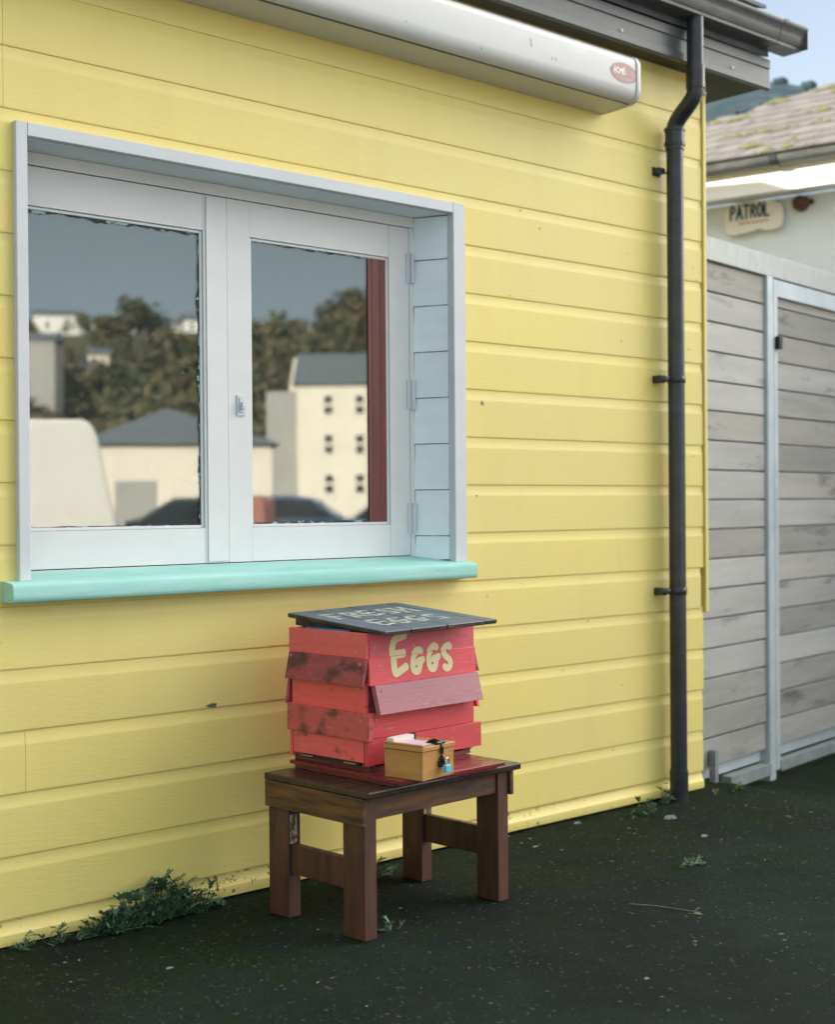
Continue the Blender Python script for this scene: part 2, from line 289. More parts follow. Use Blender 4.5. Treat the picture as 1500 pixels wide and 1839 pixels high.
# ------------------------------------------------------------------ ground
def ground_h(x, y):
    h = -0.004 - 0.004*max(0, min(1, (x-1.7)/3.2))*1.0
    t = max(0, min(1, (x-4.75)/0.8)); t = t*t*(3-2*t); h -= 0.085*t
    h += 0.03*math.exp(-((x-5.02)**2/0.03 + (y+0.02)**2/0.02))       # little mossy hump by the corner
    return h
def axis(a, b, step, far):
    core = list(np.arange(a, b+1e-6, step)); L = []; d = step; x = a
    while x > -far: d *= 1.5; x -= d; L.append(x)
    Rr = []; d = step; x = b
    while x < far: d *= 1.5; x += d; Rr.append(x)
    return L[::-1] + core + Rr
gxs = axis(0.8, 7.0, 0.03, 700); gys = axis(-2.6, 1.2, 0.03, 700)
from mathutils import noise as mn
gv = []
for x in gxs:
    for y in gys:
        near = 1 if (0.7 < x < 7.1 and -2.7 < y < 1.3) else 0
        gv.append((x, y, ground_h(x, y) + (near*(0.0035*mn.noise(Vector((x*9, y*9, 0))) + 0.002*mn.noise(Vector((x*30, y*30, 3)))) if near else 0)))
ny = len(gys)
me = bpy.data.meshes.new('ground'); me.from_pydata(gv, [], [(i*ny+j, (i+1)*ny+j, (i+1)*ny+j+1, i*ny+j+1) for i in range(len(gxs)-1) for j in range(ny-1)]); me.update()
for p in me.polygons: p.use_smooth = True
def ground_mat():
    m = bpy.data.materials.new('asphalt_with_moss'); m.use_nodes = True; n, l = m.node_tree.nodes, m.node_tree.links; b = n['Principled BSDF']
    t = n.new('ShaderNodeTexCoord'); s = n.new('ShaderNodeSeparateXYZ'); l.new(t.outputs['Object'], s.inputs[0])
    def noise(sc, det=5, rough=0.6):
        q = n.new('ShaderNodeTexNoise'); q.inputs['Scale'].default_value = sc; q.inputs['Detail'].default_value = det; q.inputs['Roughness'].default_value = rough; l.new(t.outputs['Object'], q.inputs['Vector']); return q
    def rng(src, a, b_, lo=0., hi=1.):
        r = n.new('ShaderNodeMapRange'); r.inputs['From Min'].default_value = a; r.inputs['From Max'].default_value = b_; r.inputs['To Min'].default_value = lo; r.inputs['To Max'].default_value = hi; l.new(src, r.inputs[0]); return r.outputs[0]
    def mix(f, a, b_):
        k = n.new('ShaderNodeMix'); k.data_type = 'RGBA'; l.new(f, k.inputs['Factor'])
        for nm, v in (('A', a), ('B', b_)):
            if isinstance(v, tuple): k.inputs[nm].default_value = (*v, 1)
            else: l.new(v, k.inputs[nm])
        return k.outputs['Result']
    base = mix(rng(noise(2.2).outputs[0], 0.35, 0.65), (0.0042, 0.0115, 0.0085), (0.0115, 0.0200, 0.0158))
    base = mix(rng(noise(170, 2).outputs[0], 0.45, 0.75), base, (0.021, 0.031, 0.026))
    vor = n.new('ShaderNodeTexVoronoi'); vor.inputs['Scale'].default_value = 130; l.new(t.outputs['Object'], vor.inputs['Vector'])
    base = mix(rng(vor.outputs['Distance'], 0.16, 0.08), base, (0.040, 0.047, 0.043))
    my = rng(s.outputs['Y'], -1.5, -0.05, -0.16, 0.14)
    a = n.new('ShaderNodeMath'); l.new(noise(2.6, 9, 0.68).outputs[0], a.inputs[0]); l.new(my, a.inputs[1])
    base = mix(rng(noise(0.9, 8, 0.7).outputs[0], 0.42, 0.60), base, (0.0075, 0.0120, 0.0100))
    moss = mix(rng(noise(45).outputs[0], 0.35, 0.7), (0.006, 0.0135, 0.0055), (0.013, 0.024, 0.009))
    c = mix(rng(a.outputs[0], 0.50, 0.62), base, moss)
    # dry pale ground and yard far away
    l.new(c, b.inputs['Base Color'])
    far = n.new('ShaderNodeMath'); far.operation = 'MULTIPLY'; far.inputs[1].default_value = -1; l.new(s.outputs['Y'], far.inputs[0])
    yard = mix(rng(far.outputs[0], 3.2, 4.6), c, (0.17, 0.165, 0.155)); l.new(yard, b.inputs['Base Color'])
    b.inputs['Roughness'].default_value = 0.9; b.inputs['Specular IOR Level'].default_value = 0.12
    g = noise(120, 8, 0.7); bp = n.new('ShaderNodeBump'); bp.inputs['Distance'].default_value = 0.007; bp.inputs['Strength'].default_value = 1; l.new(g.outputs[0], bp.inputs['Height']); l.new(bp.outputs[0], b.inputs['Normal'])
    return m
me.materials.append(ground_mat()); g = bpy.data.objects.new('ground', me); COL.objects.link(g); g['kind'] = 'structure'

# ------------------------------------------------------------------ yellow weatherboarded hut
hut = thing('timber_hut', 'yellow weatherboarded hut with white window and dark guttering', 'hut')
PITCH = 0.17; LAP16 = 0.0708
laps = [LAP16 + PITCH*k for k in range(0, 18)]          # lap heights upward; 0 is idx16
def board(x0, x1, k, ztop=None, end=True):
    """one shiplap board: bottom lip at laps[k]; scoop at its top just under the lap above"""
    zb = laps[k] if k >= 0 else 0.002; zt = laps[k+1] if k+1 < len(laps) else 2.965
    if ztop: zt = min(zt, ztop)
    if k == -1: ring = [(0.016, zb), (-0.003, zb), (-0.0055, zb+0.012), (-0.004, zb+0.030), (0.000, zb+0.036), (0.004, zb+0.046), (0.0078, zb+0.056), (0.0088, zb+0.064), (0.0088, zt+0.01), (0.016, zt+0.01)]
    else:
        h = zt
        ring = [(0.016, zb+0.0015), (0.0022, zb+0.0010), (0.0008, zb+0.002), (0, zb+0.0045), (0, zb+0.008), (0, h-0.039), (0, h-0.036), (0.0006, h-0.033), (0.0017, h-0.027), (0.0028, h-0.020), (0.0036, h-0.010), (0.0040, h+0.008), (0.016, h+0.008)]
    mb = MB(); mb.prism(ring, 'x', x0, x1)
    o = mb.obj('board', 'yellow', hut); return autosmooth(o, 28)
WX0, WX1, WZ0, WZ1 = 1.785, 3.466, 0.960, 2.243     # rough opening behind the casing
random.seed(21)
for k in range(-1, 17):
    zb = laps[k] if k >= 0 else 0; zt = laps[k+1]
    xr = 4.864 + random.uniform(-0.003, 0.003)
    if k <= 4: xr = 4.858 + random.choice((-0.014, 0, 0.004, -0.006))
    if zt > WZ0+0.02 and zb < WZ1-0.02:
        if zb < WZ0 < zt:       # board cut around the sill
            board(-1.5, xr, k, ztop=None) if False else None
            board(-1.5, WX0, k); board(WX1, xr, k)
            mb = MB(); mb.prism([(0.016, zb+0.0015), (0.0022, zb+0.0010), (0.0008, zb+0.002), (0, zb+0.0045), (0, WZ0), (0.016, WZ0)], 'x', WX0, WX1); mb.obj('board', 'yellow', hut)
        elif zb < WZ1 < zt:
            board(-1.5, WX0, k); board(WX1, xr, k)
            h = zt; mb = MB(); mb.prism([(0.016, WZ1), (0, WZ1), (0, h-0.039), (0, h-0.036), (0.0006, h-0.033), (0.0017, h-0.027), (0.0028, h-0.020), (0.0036, h-0.010), (0.0040, h+0.008), (0.016, h+0.008)], 'x', WX0, WX1); autosmooth(mb.obj('board', 'yellow', hut), 28)
        else: board(-1.5, WX0, k); board(WX1, xr, k)
    else:
        j = {2: 1.80, 14: 1.752, 13: 1.752}.get(k)
        if j: board(-1.5, j-0.0006, k); board(j+0.0006, xr, k)
        else: board(-1.5, xr, k)
# corner strip
MB().prism([(4.869, -0.008), (4.890, -0.008), (4.890, 0.02), (4.869, 0.02)], 'z', 0.735, 2.955).obj('corner_strip', 'yellow', hut, bevel=0.002)
# backing wall, side, back walls and floor of the hut (hollow room)
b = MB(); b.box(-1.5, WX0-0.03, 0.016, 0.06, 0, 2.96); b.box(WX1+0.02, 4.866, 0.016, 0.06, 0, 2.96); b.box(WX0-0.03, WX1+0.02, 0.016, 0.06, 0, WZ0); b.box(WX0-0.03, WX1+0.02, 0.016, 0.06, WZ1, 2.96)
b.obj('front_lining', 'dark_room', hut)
MB().box(4.80, 4.862, 0.062, 7.0, -0.05, 2.96).obj('side_wall', 'yellow', hut)
MB().box(-1.55, -1.5, 0.0, 7.0, -0.05, 2.96).obj('side_wall', 'yellow', hut)
MB().box(-1.5, 4.80, 6.9, 7.0, -0.05, 2.96).obj('back_wall', 'yellow', hut)
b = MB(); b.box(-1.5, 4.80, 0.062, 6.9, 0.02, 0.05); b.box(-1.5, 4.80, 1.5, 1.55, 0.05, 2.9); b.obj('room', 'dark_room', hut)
MB().box(3.155, 3.24, 0.178, 0.26, 0.05, 2.9).obj('inside_post', 'pink_post', hut, label='pinkish post standing inside behind the glass')
# roof; unseen ridge and gable shaped to cast shade on the white building's wall
rf = MB(); rf.prism([(-0.10, 3.10), (3.05, 4.235), (3.95, 4.205), (7.1, 3.10), (7.1, 3.14), (3.95, 4.245), (3.05, 4.275), (-0.10, 3.14)], 'x', -2, 5.21); rf.obj('roof', 'grey_slate', hut)
gbl = MB(); gbl.prism([(-0.085, 3.10), (7.08, 3.10), (3.95, 4.20), (3.05, 4.23)], 'x', -1.5, 4.86); gbl.obj('gable_wall', 'yellow', hut)
s_ = MB(); s_.box(-2, 5.198, -0.088, 7.08, 2.968, 2.985); s_.obj('soffit', 'soffit', hut)
f_ = MB(); f_.box(-2, 5.21, -0.106, -0.089, 2.958, 3.085); fo = f_.obj('fascia_board', 'fascia', hut, bevel=0.001)
MB().box(-2, 5.2085, -0.112, -0.107, 2.960, 2.992).obj('fascia_bead', 'fascia', fo, bevel=0.0015)
MB().box(-2, 5.206, -0.1125, -0.107, 3.046, 3.084).obj('fascia_bead', 'fascia', fo, bevel=0.0015)
for x in (4.22, 4.93): MB().tube([(x, -0.1125, 2.997), (x, -0.117, 2.997)], 0.006, 8).obj('screw', 'metal_white', fo)
MB().box(-2, 5.209, -0.087, 7.08, 2.986, 3.099).obj('roof_edge', 'soffit', hut)
# ogee gutter
gp = [(-0.108, 3.122), (-0.195, 3.122), (-0.197, 3.134), (-0.202, 3.136), (-0.209, 3.150), (-0.2115, 3.170), (-0.216, 3.186), (-0.226, 3.196), (-0.229, 3.200), (-0.229, 3.214), (-0.222, 3.214), (-0.220, 3.202), (-0.208, 3.192), (-0.203, 3.170), (-0.200, 3.150), (-0.190, 3.140), (-0.190, 3.127), (-0.113, 3.127), (-0.113, 3.21), (-0.108, 3.21)]
gt = MB(); gt.prism(gp, 'x', -2, 5.150); gto = autosmooth(gt.obj('gutter', 'gutter', hut), 40)
g2 = MB(); g2.prism([(a*1.0+(a+0.16)*0.03, b+(b-3.165)*0.03) for a, b in gp], 'x', 5.138, 5.312); g2.box(5.3125, 5.315, -0.228, -0.109, 3.124, 3.212); autosmooth(g2.obj('gutter_end', 'gutter', gto), 40)
for x in (0.5, 2.0, 3.4, 5.15): MB().box(x, x+0.02, -0.2325, -0.108, 3.2145, 3.219).obj('gutter_clip', 'gutter', gto)
MB().prism([(-0.2, 3.245), (3.05, 4.282), (3.95, 4.252), (7.2, 3.235), (7.2, 3.25), (3.95, 4.27), (3.05, 4.30), (-0.2, 3.26)], 'x', -2, 5.05).obj('roof_sheet', 'grey_slate', hut)

# ---- window
def window():
    cas = MB()
    FX0, FX1, FZ0, FZ1 = 1.778, 3.472, 0.993, 2.249; IX0, IX1, IZ1 = 1.812, 3.416, 2.211
    cas.box(FX0, IX0, -0.020, 0.012, FZ0, FZ1); cas.box(IX1, FX1, -0.020, 0.012, FZ0, FZ1); cas.box(IX0+0.0005, IX1-0.0005, -0.0205, 0.012, IZ1, FZ1-0.0005)
    w = cas.obj('window', 'white_paint', hut, bevel=0.0018)
    BY = 0.13
    # head lining (soffit), side linings
    MB().hexa([(1.812, 0.0125, 2.2095), (3.414, 0.0125, 2.2095), (3.362, BY+0.02, 2.2095), (1.812, BY+0.02, 2.2095), (1.812, 0.0125, 2.226), (3.42, 0.0125, 2.226), (3.42, BY+0.02, 2.226), (1.812, BY+0.02, 2.226)]).obj('head_lining', 'reveal_paint', w)
    MB().box(1.795, 1.812, 0.0125, BY+0.02, 0.995, 2.209).obj('side_lining', 'reveal_paint', w)
    zs = [1.000] + [1.084+0.162*i for i in range(7)] + [2.208]
    for i in range(8):
        a, c = zs[i]+0.0015, zs[i+1]-0.0015
        # splayed lining boards: lower edge slightly proud
        MB().hexa([(3.412, -0.0005+0.013, a), (3.430, 0.0125, a), (3.385, BY, a), (3.358, BY, a), (3.417, 0.0125, c), (3.432, 0.0125, c), (3.387, BY, c), (3.363, BY, c)]).obj('lining_board', 'reveal_paint', w)
    MB().hexa([(3.4165, 0.0128, 0.998), (3.44, 0.0128, 0.998), (3.395, BY, 0.998), (3.3655, BY, 0.998), (3.4195, 0.0128, 2.209), (3.44, 0.0128, 2.209), (3.40, BY, 2.209), (3.368, BY, 2.209)]).obj('lining_back', 'putty', w)
    # fixed outer frame at the back plane
    fr = MB(); fr.box(1.813, 3.362, BY, BY+0.05, 2.172, 2.2085); fr.box(3.342, 3.3615, BY+0.0005, BY+0.05, 1.013, 2.171); fr.box(1.813, 3.362, BY, BY+0.05, 0.992, 1.0125); fr.box(1.813, 1.826, BY+0.0005, BY+0.05, 1.013, 2.171)
    fr.obj('frame', 'sash_paint', w, bevel=0.001)
    MB().box(1.813, 3.36, BY+0.03, BY+0.04, 0.995, 2.205).obj('frame_shadow_gap', 'dark_room', w).data
    bpy.data.objects.remove(w.children[-1])
    def sash(x0, x1, gx0, gx1, z0=1.0155, z1=2.1695, gz0=1.125, gz1=2.057):
        y0, y1 = BY+0.0015, BY+0.045; mb = MB()
        mb.box(x0, gx0, y0, y1, z0, z1); mb.box(gx1, x1, y0, y1, z0, z1)
        mb.box(gx0+0.0003, gx1-0.0003, y0+0.0004, y1, z0+0.0003, gz0); mb.box(gx0+0.0003, gx1-0.0003, y0+0.0004, y1, gz1, z1-0.0003)
        mb.obj('sash', 'sash_paint', w, bevel=0.0007)
        # glazing bead, slightly set back
        q = 0.010; bd = MB(); ya, yb = y0+0.006, y0+0.016
        bd.box(gx0+0.0005, gx0+q, ya, yb, gz0+0.0005, gz1-0.0005); bd.box(gx1-q, gx1-0.0005, ya, yb, gz0+0.0005, gz1-0.0005)
        bd.box(gx0+q, gx1-q, ya+0.0004, yb, gz0+0.0005, gz0+q); bd.box(gx0+q, gx1-q, ya+0.0004, yb, gz1-q, gz1-0.0005)
        bd.obj('glazing_bead', 'sash_paint', w, bevel=0.002)
        # perished putty, ragged strips along the glass edge
        pt = MB(); yy = yb-0.0055; rnd = random.Random(int(x0*100))
        def strip(p0, p1, inward, wmax):
            n_ = 70; prev = None; vs = []; fs = []
            for i in range(n_+1):
                t = i/n_; px, pz = p0[0]+(p1[0]-p0[0])*t, p0[1]+(p1[1]-p0[1])*t
                prev = wmax*(0.15+0.85*abs(mn.noise(Vector((px*11+x0*7, pz*9, 1.3))))*1.9)*(0.55+0.9*rnd.random()*0.6)
                vs += [(px, yy, pz), (px+inward[0]*prev, yy, pz+inward[1]*prev)]
            fs = [(2*i, 2*i+2, 2*i+3, 2*i+1) for i in range(n_)]; pt.add(vs, fs)
        strip((gx0+q, gz1-q), (gx1-q, gz1-q), (0, -1), 0.017 if x0 < 2 else 0.009); strip((gx1-q, gz0+q), (gx1-q, gz1-q), (-1, 0), 0.010); strip((gx0+q, gz0+q), (gx1-q, gz0+q), (0, 1), 0.009); strip((gx0+q, gz0+q), (gx0+q, gz1-q), (1, 0), 0.0025)
        pt.obj('putty', 'putty', w)
        MB().box(gx0+q-0.003, gx1-q+0.003, yb-0.004, yb, gz0+q-0.003, gz1-q+0.003).obj('pane', 'glass', w)
    # planes: one thin sheet reflects cleaner
    sash(1.828, 2.5655, 1.878, 2.479)
    sash(2.5685, 3.3395, 2.657, 3.248)
    MB().box(2.488, 2.565, BY-0.003, BY+0.001, 1.02, 2.165).obj('meeting_strip', 'sash_paint', w, bevel=0.001)
    MB().box(2.5657, 2.5683, BY+0.008, BY+0.03, 1.016, 2.17).obj('joint', 'dark_room', w)
    MB().box(1.83, 3.34, BY+0.008, BY+0.03, 2.1697, 2.1718).obj('joint', 'dark_room', w)
    MB().box(1.83, 3.34, BY+0.008, BY+0.03, 1.0127, 1.0153).obj('joint', 'dark_room', w)
    MB().box(3.3397, 3.3418, BY+0.008, BY+0.03, 1.016, 2.17).obj('joint', 'dark_room', w)
    # dark red strip fixed in front of the right edge of the glass
    s = MB(); s.box(3.158, 3.2365, BY+0.0095, BY+0.0130, 1.136, 2.046); s.tube([(3.176, BY+0.0100, 1.137), (3.176, BY+0.0100, 2.045)], 0.002, 6); s.tube([(3.212, BY+0.0100, 1.137), (3.212, BY+0.0100, 2.045)], 0.002, 6)
    s.obj('red_trim', 'dark_red', w, smooth=False, label='dark red upright strip at the right edge of the glass')
    for z in (1.148, 1.584, 2.028):
        h = MB(); h.tube([(3.349, BY-0.008, z-0.052), (3.349, BY-0.008, z+0.052)], 0.0075, 10); h.box(3.325, 3.343, BY-0.0035, BY+0.001, z-0.052, z+0.052)
        autosmooth(h.obj('hinge', 'white_paint', w), 40)
    l = MB(); l.box(2.600, 2.632, BY-0.0035, BY+0.001, 1.482, 1.548); l.box(2.607, 2.625, BY-0.0075, BY-0.0035, 1.492, 1.540); l.tube([(2.616, BY-0.008, 1.52), (2.616, BY-0.018, 1.52)], 0.006, 8); l.box(2.610, 2.622, BY-0.020, BY-0.0085, 1.502, 1.517); l.obj('latch', 'white_paint', w, bevel=0.001)
    # sill, rounded front edge, sloping top
    sp = [(0.05, 0.940), (-0.060, 0.937), (-0.067, 0.939), (-0.0705, 0.944), (-0.0715, 0.950), (-0.0715, 0.976), (-0.0690, 0.984), (-0.061, 0.9895), (-0.022, 0.9935), (BY+0.001, 1.0115), (BY+0.001, 0.95), (0.05, 0.95)]
    s = MB(); s.prism([p for p in sp[:9]] + [(0.0, 0.9945), (0.0, 0.940)], 'x', 1.734, 3.470); 
    s.prism([(0.0002, 0.9945), (BY+0.001, 1.0115), (BY+0.001, 0.962), (0.0002, 0.962)], 'x', 1.813, 3.43)
    autosmooth(s.obj('sill', 'turquoise', w), 30)
    return w
window()

# ------------------------------------------------------------------ awning cassette
aw = thing('awning_cassette', 'long white metal awning cassette fixed high on the yellow wall', 'awning', (0, 0, 0))
ring = [(-0.004, 2.700), (-0.146, 2.7055), (-0.150, 2.706), (-0.168, 2.711), (-0.180, 2.721), (-0.187, 2.735), (-0.1895, 2.750), (-0.190, 2.756), (-0.190, 2.846), (-0.189, 2.852), (-0.186, 2.862), (-0.178, 2.874), (-0.164, 2.8815), (-0.150, 2.884), (-0.146, 2.8843), (-0.004, 2.888)]
body = [(a+0.0025*(1 if a < -0.1 else 0), b) for a, b in ring]
autosmooth(MB().prism(body, 'x', -0.6, 4.213).obj('cassette', 'metal_white', aw), 30)
lip = MB(); lip.prism([(-0.1475, 2.7035), (-0.1525, 2.7045), (-0.1525, 2.7085), (-0.1475, 2.7075)], 'x', -0.6, 4.213); lip.obj('front_lip', 'black_metal', aw)
lip = MB(); lip.prism([(-0.160, 2.8825), (-0.166, 2.8800), (-0.167, 2.8815), (-0.160, 2.8845)], 'x', -0.6, 4.213); lip.obj('top_seam', 'fascia', aw)
autosmooth(MB().prism([(a*1.012, 2.794+(b-2.794)*1.015) for a, b in ring], 'x', 4.2145, 4.236).obj('end_cap', 'metal_white', aw, bevel=0.003, seg=2), 40)
M['sticker'] = mat('sticker_red', (0.43, 0.20, 0.20), (0.50, 0.27, 0.27), rough=0.5, scale=(30, 30, 30))
M['sticker_grey'] = mat('sticker_rim', (0.38, 0.33, 0.33), rough=0.5)
M['sticker_ink'] = mat('sticker_ink', (0.85, 0.83, 0.80), rough=0.5); M['sticker_pale'] = mat('sticker_pale_ink', (0.66, 0.50, 0.50), rough=0.5)
def ysurf(z):
    pts = sorted([(b, a) for a, b in body if a < -0.12])
    for (z0, y0), (z1, y1) in zip(pts, pts[1:]):
        if z0 <= z <= z1: return y0+(y1-y0)*(z-z0)/(z1-z0)
    return -0.19
def ell(a, b, off, mt, name):
    cx, cz = 4.143, 2.802; N = 28; vs = [(cx, ysurf(cz)-off, cz)]
    for r_ in (0.5, 1.0):
        for i in range(N):
            t = 2*math.pi*i/N; z = cz+b*r_*math.sin(t); vs.append((cx+a*r_*math.cos(t), ysurf(z)-off, z))
    fs = [(0, 1+i, 1+(i+1) % N) for i in range(N)] + [(1+i, 1+N+i, 1+N+(i+1) % N, 1+(i+1) % N) for i in range(N)]
    mb = MB(); mb.add(vs, fs); return mb.obj(name, mt, aw)
ell(0.079, 0.0375, 0.0008, 'sticker_grey', 'sticker_rim'); ell(0.074, 0.034, 0.0013, 'sticker', 'sticker')
def S(ch, x, z, w, h, hs): return (ch, x, z, w, h, hs)
sf = lambda x, z: (x, ysurf(z)-0.0019, z)
lettering('sticker_lettering', 'sticker_ink', [S('A', 4.082, 2.795, .016, .024, .0026), S('C', 4.099, 2.795, .014, .024, .0026), S('M', 4.115, 2.795, .018, .024, .0026), S('E', 4.134, 2.795, .013, .024, .0026)], sf, 0.0011, aw, 0.05)
lettering('sticker_lettering', 'sticker_pale', [S(c, 4.149+i*.0098, 2.795, .009, .020, .0017) for i, c in enumerate('blinds')] + [S('-', 4.12, 2.782, .07, .002, .0014), S('-', 4.125, 2.775, .055, .002, .0012)], sf, 0.0011, aw, 0.05)

# ------------------------------------------------------------------ downpipe
dp = thing('downpipe', 'dark grey round rainwater downpipe with swan neck', 'downpipe', (4.617, -0.055, 0))
autosmooth(MB().tube([(0, 0, 0.02), (0, 0, 2.62)], 0.034, 24).obj('pipe', 'black_metal', dp), 50)
nk = [(0, 0, 2.60), (0, 0, 2.70)] + [(0, -0.105*t*t*(3-2*t)*1.0, 2.70+0.135*t) for t in (0.1, 0.25, 0.4, 0.6, 0.75, 0.9)] + [(0, -0.105, 2.845), (0, -0.105, 3.135)]
autosmooth(MB().tube(nk, 0.0335, 24).obj('swan_neck', 'black_metal', dp), 50)
c = MB(); c.tube([(0, 0, 2.615), (0, 0, 2.695)], 0.0385, 24); c.tube([(0, 0, 2.690), (0, 0, 2.702)], 0.043, 24); c.tube([(0, 0, 2.632), (0, 0, 2.645)], 0.0425, 24); autosmooth(c.obj('socket', 'black_metal', dp), 50)
autosmooth(MB().tube([(0, -0.105, 2.84), (0, -0.105, 2.93)], 0.0375, 24).obj('socket', 'black_metal', dp), 50)
MB().tube([(0.030, -0.12, 2.82), (0.038, -0.13, 2.82)], 0.008, 8).obj('bolt', 'metal_white', dp)
autosmooth(MB().tube([(0, 0, -0.02), (0, 0, 0.115)], 0.0375, 24).obj('shoe', 'black_metal', dp), 50)
for z in (1.690, 0.838):
    k = MB(); k.tube([(0, 0, z-0.014), (0, 0, z+0.014)], 0.0375, 24); k.box(-0.075, -0.034, -0.004, 0.006, z-0.010, z+0.010); k.box(-0.085, -0.060, 0.006, 0.054, z-0.015, z+0.015)
    ko = k.obj('pipe_clip', 'black_metal', dp, bevel=0.0008); autosmooth(ko, 50)
    MB().tube([(-0.073, 0.006, z), (-0.073, -0.002, z)], 0.007, 8).obj('screw', 'gutter', ko)
bk = thing('broken_bracket', 'small empty black pipe bracket beside the top of the downpipe', 'bracket', (4.571, 0, 2.529))
k = MB(); k.box(-0.026, 0.012, -0.034, 0.0, -0.012, 0.012); k.box(-0.032, 0.016, -0.006, 0.0, -0.018, 0.018); k.box(-0.004, 0.012, -0.050, -0.034, -0.012, -0.006); k.obj('bracket_body', 'black_metal', bk, bevel=0.002)

# ------------------------------------------------------------------ wooden table
M['table_wood'] = mat('dark_stained_wood', (0.125, 0.046, 0.027), (0.036, 0.018, 0.012), rough=0.42, scale=(34, 34, 4), lo=0.30, hi=0.72, bump=0.001, bscale=(160, 160, 9), spots=(0.16, 0.10, 0.07), spot_scale=(26, 26, 12), spot_at=0.70, spot_w=0.05, rough2=0.6, vary=0.12, coat=0.15)
M['table_apron'] = mat('table_apron_wood', (0.15, 0.058, 0.022), (0.036, 0.019, 0.012), rough=0.40, scale=(5, 5, 46), lo=0.38, hi=0.62, bump=0.001, bscale=(9, 9, 160), spots=(0.17, 0.11, 0.07), spot_scale=(12, 12, 26), spot_at=0.70, spot_w=0.05, rough2=0.6, vary=0.12, coat=0.15)
M['table_top'] = mat('table_top_wood', (0.028, 0.019, 0.016), (0.045, 0.024, 0.018), rough=0.16, scale=(6, 30, 6), bump=0.0006, bscale=(10, 60, 10), rough2=0.3)
M['bare_wood'] = mat('chipped_bare_wood', (0.45, 0.38, 0.33), (0.12, 0.05, 0.03), rough=0.7, scale=(60, 60, 25), lo=0.45, hi=0.55)
tb = thing('wooden_table', 'low dark stained wooden table carrying the red hive', 'table', (2.475, -0.6575, -0.004), 0.0487)
ZT = 0.414
MB().box(0, 0.632, 0, 0.452, ZT-0.020, ZT).obj('tabletop', 'table_top', tb, bevel=0.004, seg=2)
LG = [(0.010, 0.027), (0.556, 0.027), (0.010, 0.354), (0.556, 0.354)]
for i, (x, y) in enumerate(LG):
    MB().box(x, x+0.046, y, y+0.09, 0, ZT-0.0205).obj('leg', 'table_wood', tb, bevel=0.002)
MB().box(-0.004, 0.0095, 0.018, 0.445, 0.318, ZT-0.0205).obj('apron', 'table_apron', tb, bevel=0.002)
MB().box(0.6025, 0.618, 0.018, 0.445, 0.318, ZT-0.0205).obj('apron', 'table_apron', tb, bevel=0.002)
MB().box(0.0565, 0.5555, 0.034, 0.052, 0.328, ZT-0.0205).obj('apron', 'table_apron', tb, bevel=0.0015)
MB().box(0.0565, 0.5555, 0.41, 0.428, 0.328, ZT-0.0205).obj('apron', 'table_apron', tb, bevel=0.0015)
for x in (0.022, 0.568): MB().box(x, x+0.022, 0.1175, 0.3535, 0.128, 0.214).obj('stretcher', 'table_wood', tb, bevel=0.0015)
MB().box(0.563, 0.592, 0.3500, 0.3538, 0.216, 0.328).obj('chipped_patch', 'bare_wood', tb)
MB().box(0.0163, 0.040, 0.3500, 0.3538, 0.216, 0.300).obj('chipped_patch', 'bare_wood', tb)

# ------------------------------------------------------------------ red hive-shaped egg box
def red(name, base, dark, wx=0.55, at=0.5, rough=0.5):
    return mat(name, base, tuple(b_*0.90 for b_ in base), rough=rough, scale=(7, 7, 60), lo=0.38, hi=0.64, bump=0.0009, bscale=(22, 22, 190), spots=dark, spot_scale=(12, 12, 20), spot_at=at, spot_w=0.14, spot2=(tuple(min(1, b_*0.75+0.16) for b_ in base), (16, 16, 120), 0.60, 0.22), vary=0.0, coat=0.08)
REDS = {
 'a': red('red_stain_plain', (0.786, 0.121, 0.127), (0.25, 0.055, 0.035), at=0.63), 'b': red('red_stain_dark', (0.337, 0.0558, 0.072), (0.075, 0.022, 0.030), at=0.48),
 'c': red('red_stain_bright', (0.9, 0.112, 0.118), (0.17, 0.055, 0.025), at=0.58), 'd': red('red_stain_knotty', (0.59, 0.093, 0.0977), (0.14, 0.04, 0.035), at=0.50),
 'e': red('red_stain_orange', (0.87, 0.126, 0.132), (0.22, 0.06, 0.03), at=0.61), 'f': red('crimson_stain', (0.646, 0.093, 0.124), (0.26, 0.045, 0.05), at=0.60),
 'g': red('pink_red_stain', (0.70, 0.075, 0.095), (0.40, 0.06, 0.06), at=0.66), 'h': red('weathered_pink_stain', (0.33, 0.095, 0.125), (0.25, 0.06, 0.08), at=0.6),
 'i': red('rose_red_stain', (0.62, 0.062, 0.075), (0.42, 0.05, 0.045), at=0.62), 'j': red('bright_rose_stain', (0.58, 0.055, 0.062), (0.24, 0.05, 0.035), at=0.58)}
M['cream_letter'] = mat('cream_letter_paint', (0.72, 0.64, 0.36), (0.66, 0.59, 0.32), rough=0.6, scale=(50, 50, 50))
M['red_base'] = mat('red_base_ply', (0.20, 0.022, 0.026), (0.14, 0.018, 0.02), rough=0.18, scale=(9, 30, 9), bump=0.0003, bscale=(8, 60, 8), rough2=0.35)
M['red_ply'] = mat('red_ply_edge', (0.22, 0.032, 0.032), (0.075, 0.018, 0.018), rough=0.45, scale=(6, 6, 260), lo=0.42, hi=0.58, bump=0.0008, bscale=(20, 20, 300))
M['screw'] = mat('screw_zinc', (0.42, 0.36, 0.26), rough=0.35, metal=0.6); M['blue'] = mat('blue_plastic', (0.02, 0.16, 0.38), rough=0.4)
HZ = 0.4447
hv = thing('egg_box_hive', 'red slatted beehive-shaped egg box with hand-painted lettering on the table', 'egg box', (2.5838, -0.5308, HZ), 0.068)
W, D, H = 0.4525, 0.339, 0.3867
RZ = [(0.312, 0.384), (0.235, 0.313), (0.155, 0.237), (0.079, 0.157), (0.0, 0.081)]
lab = {}
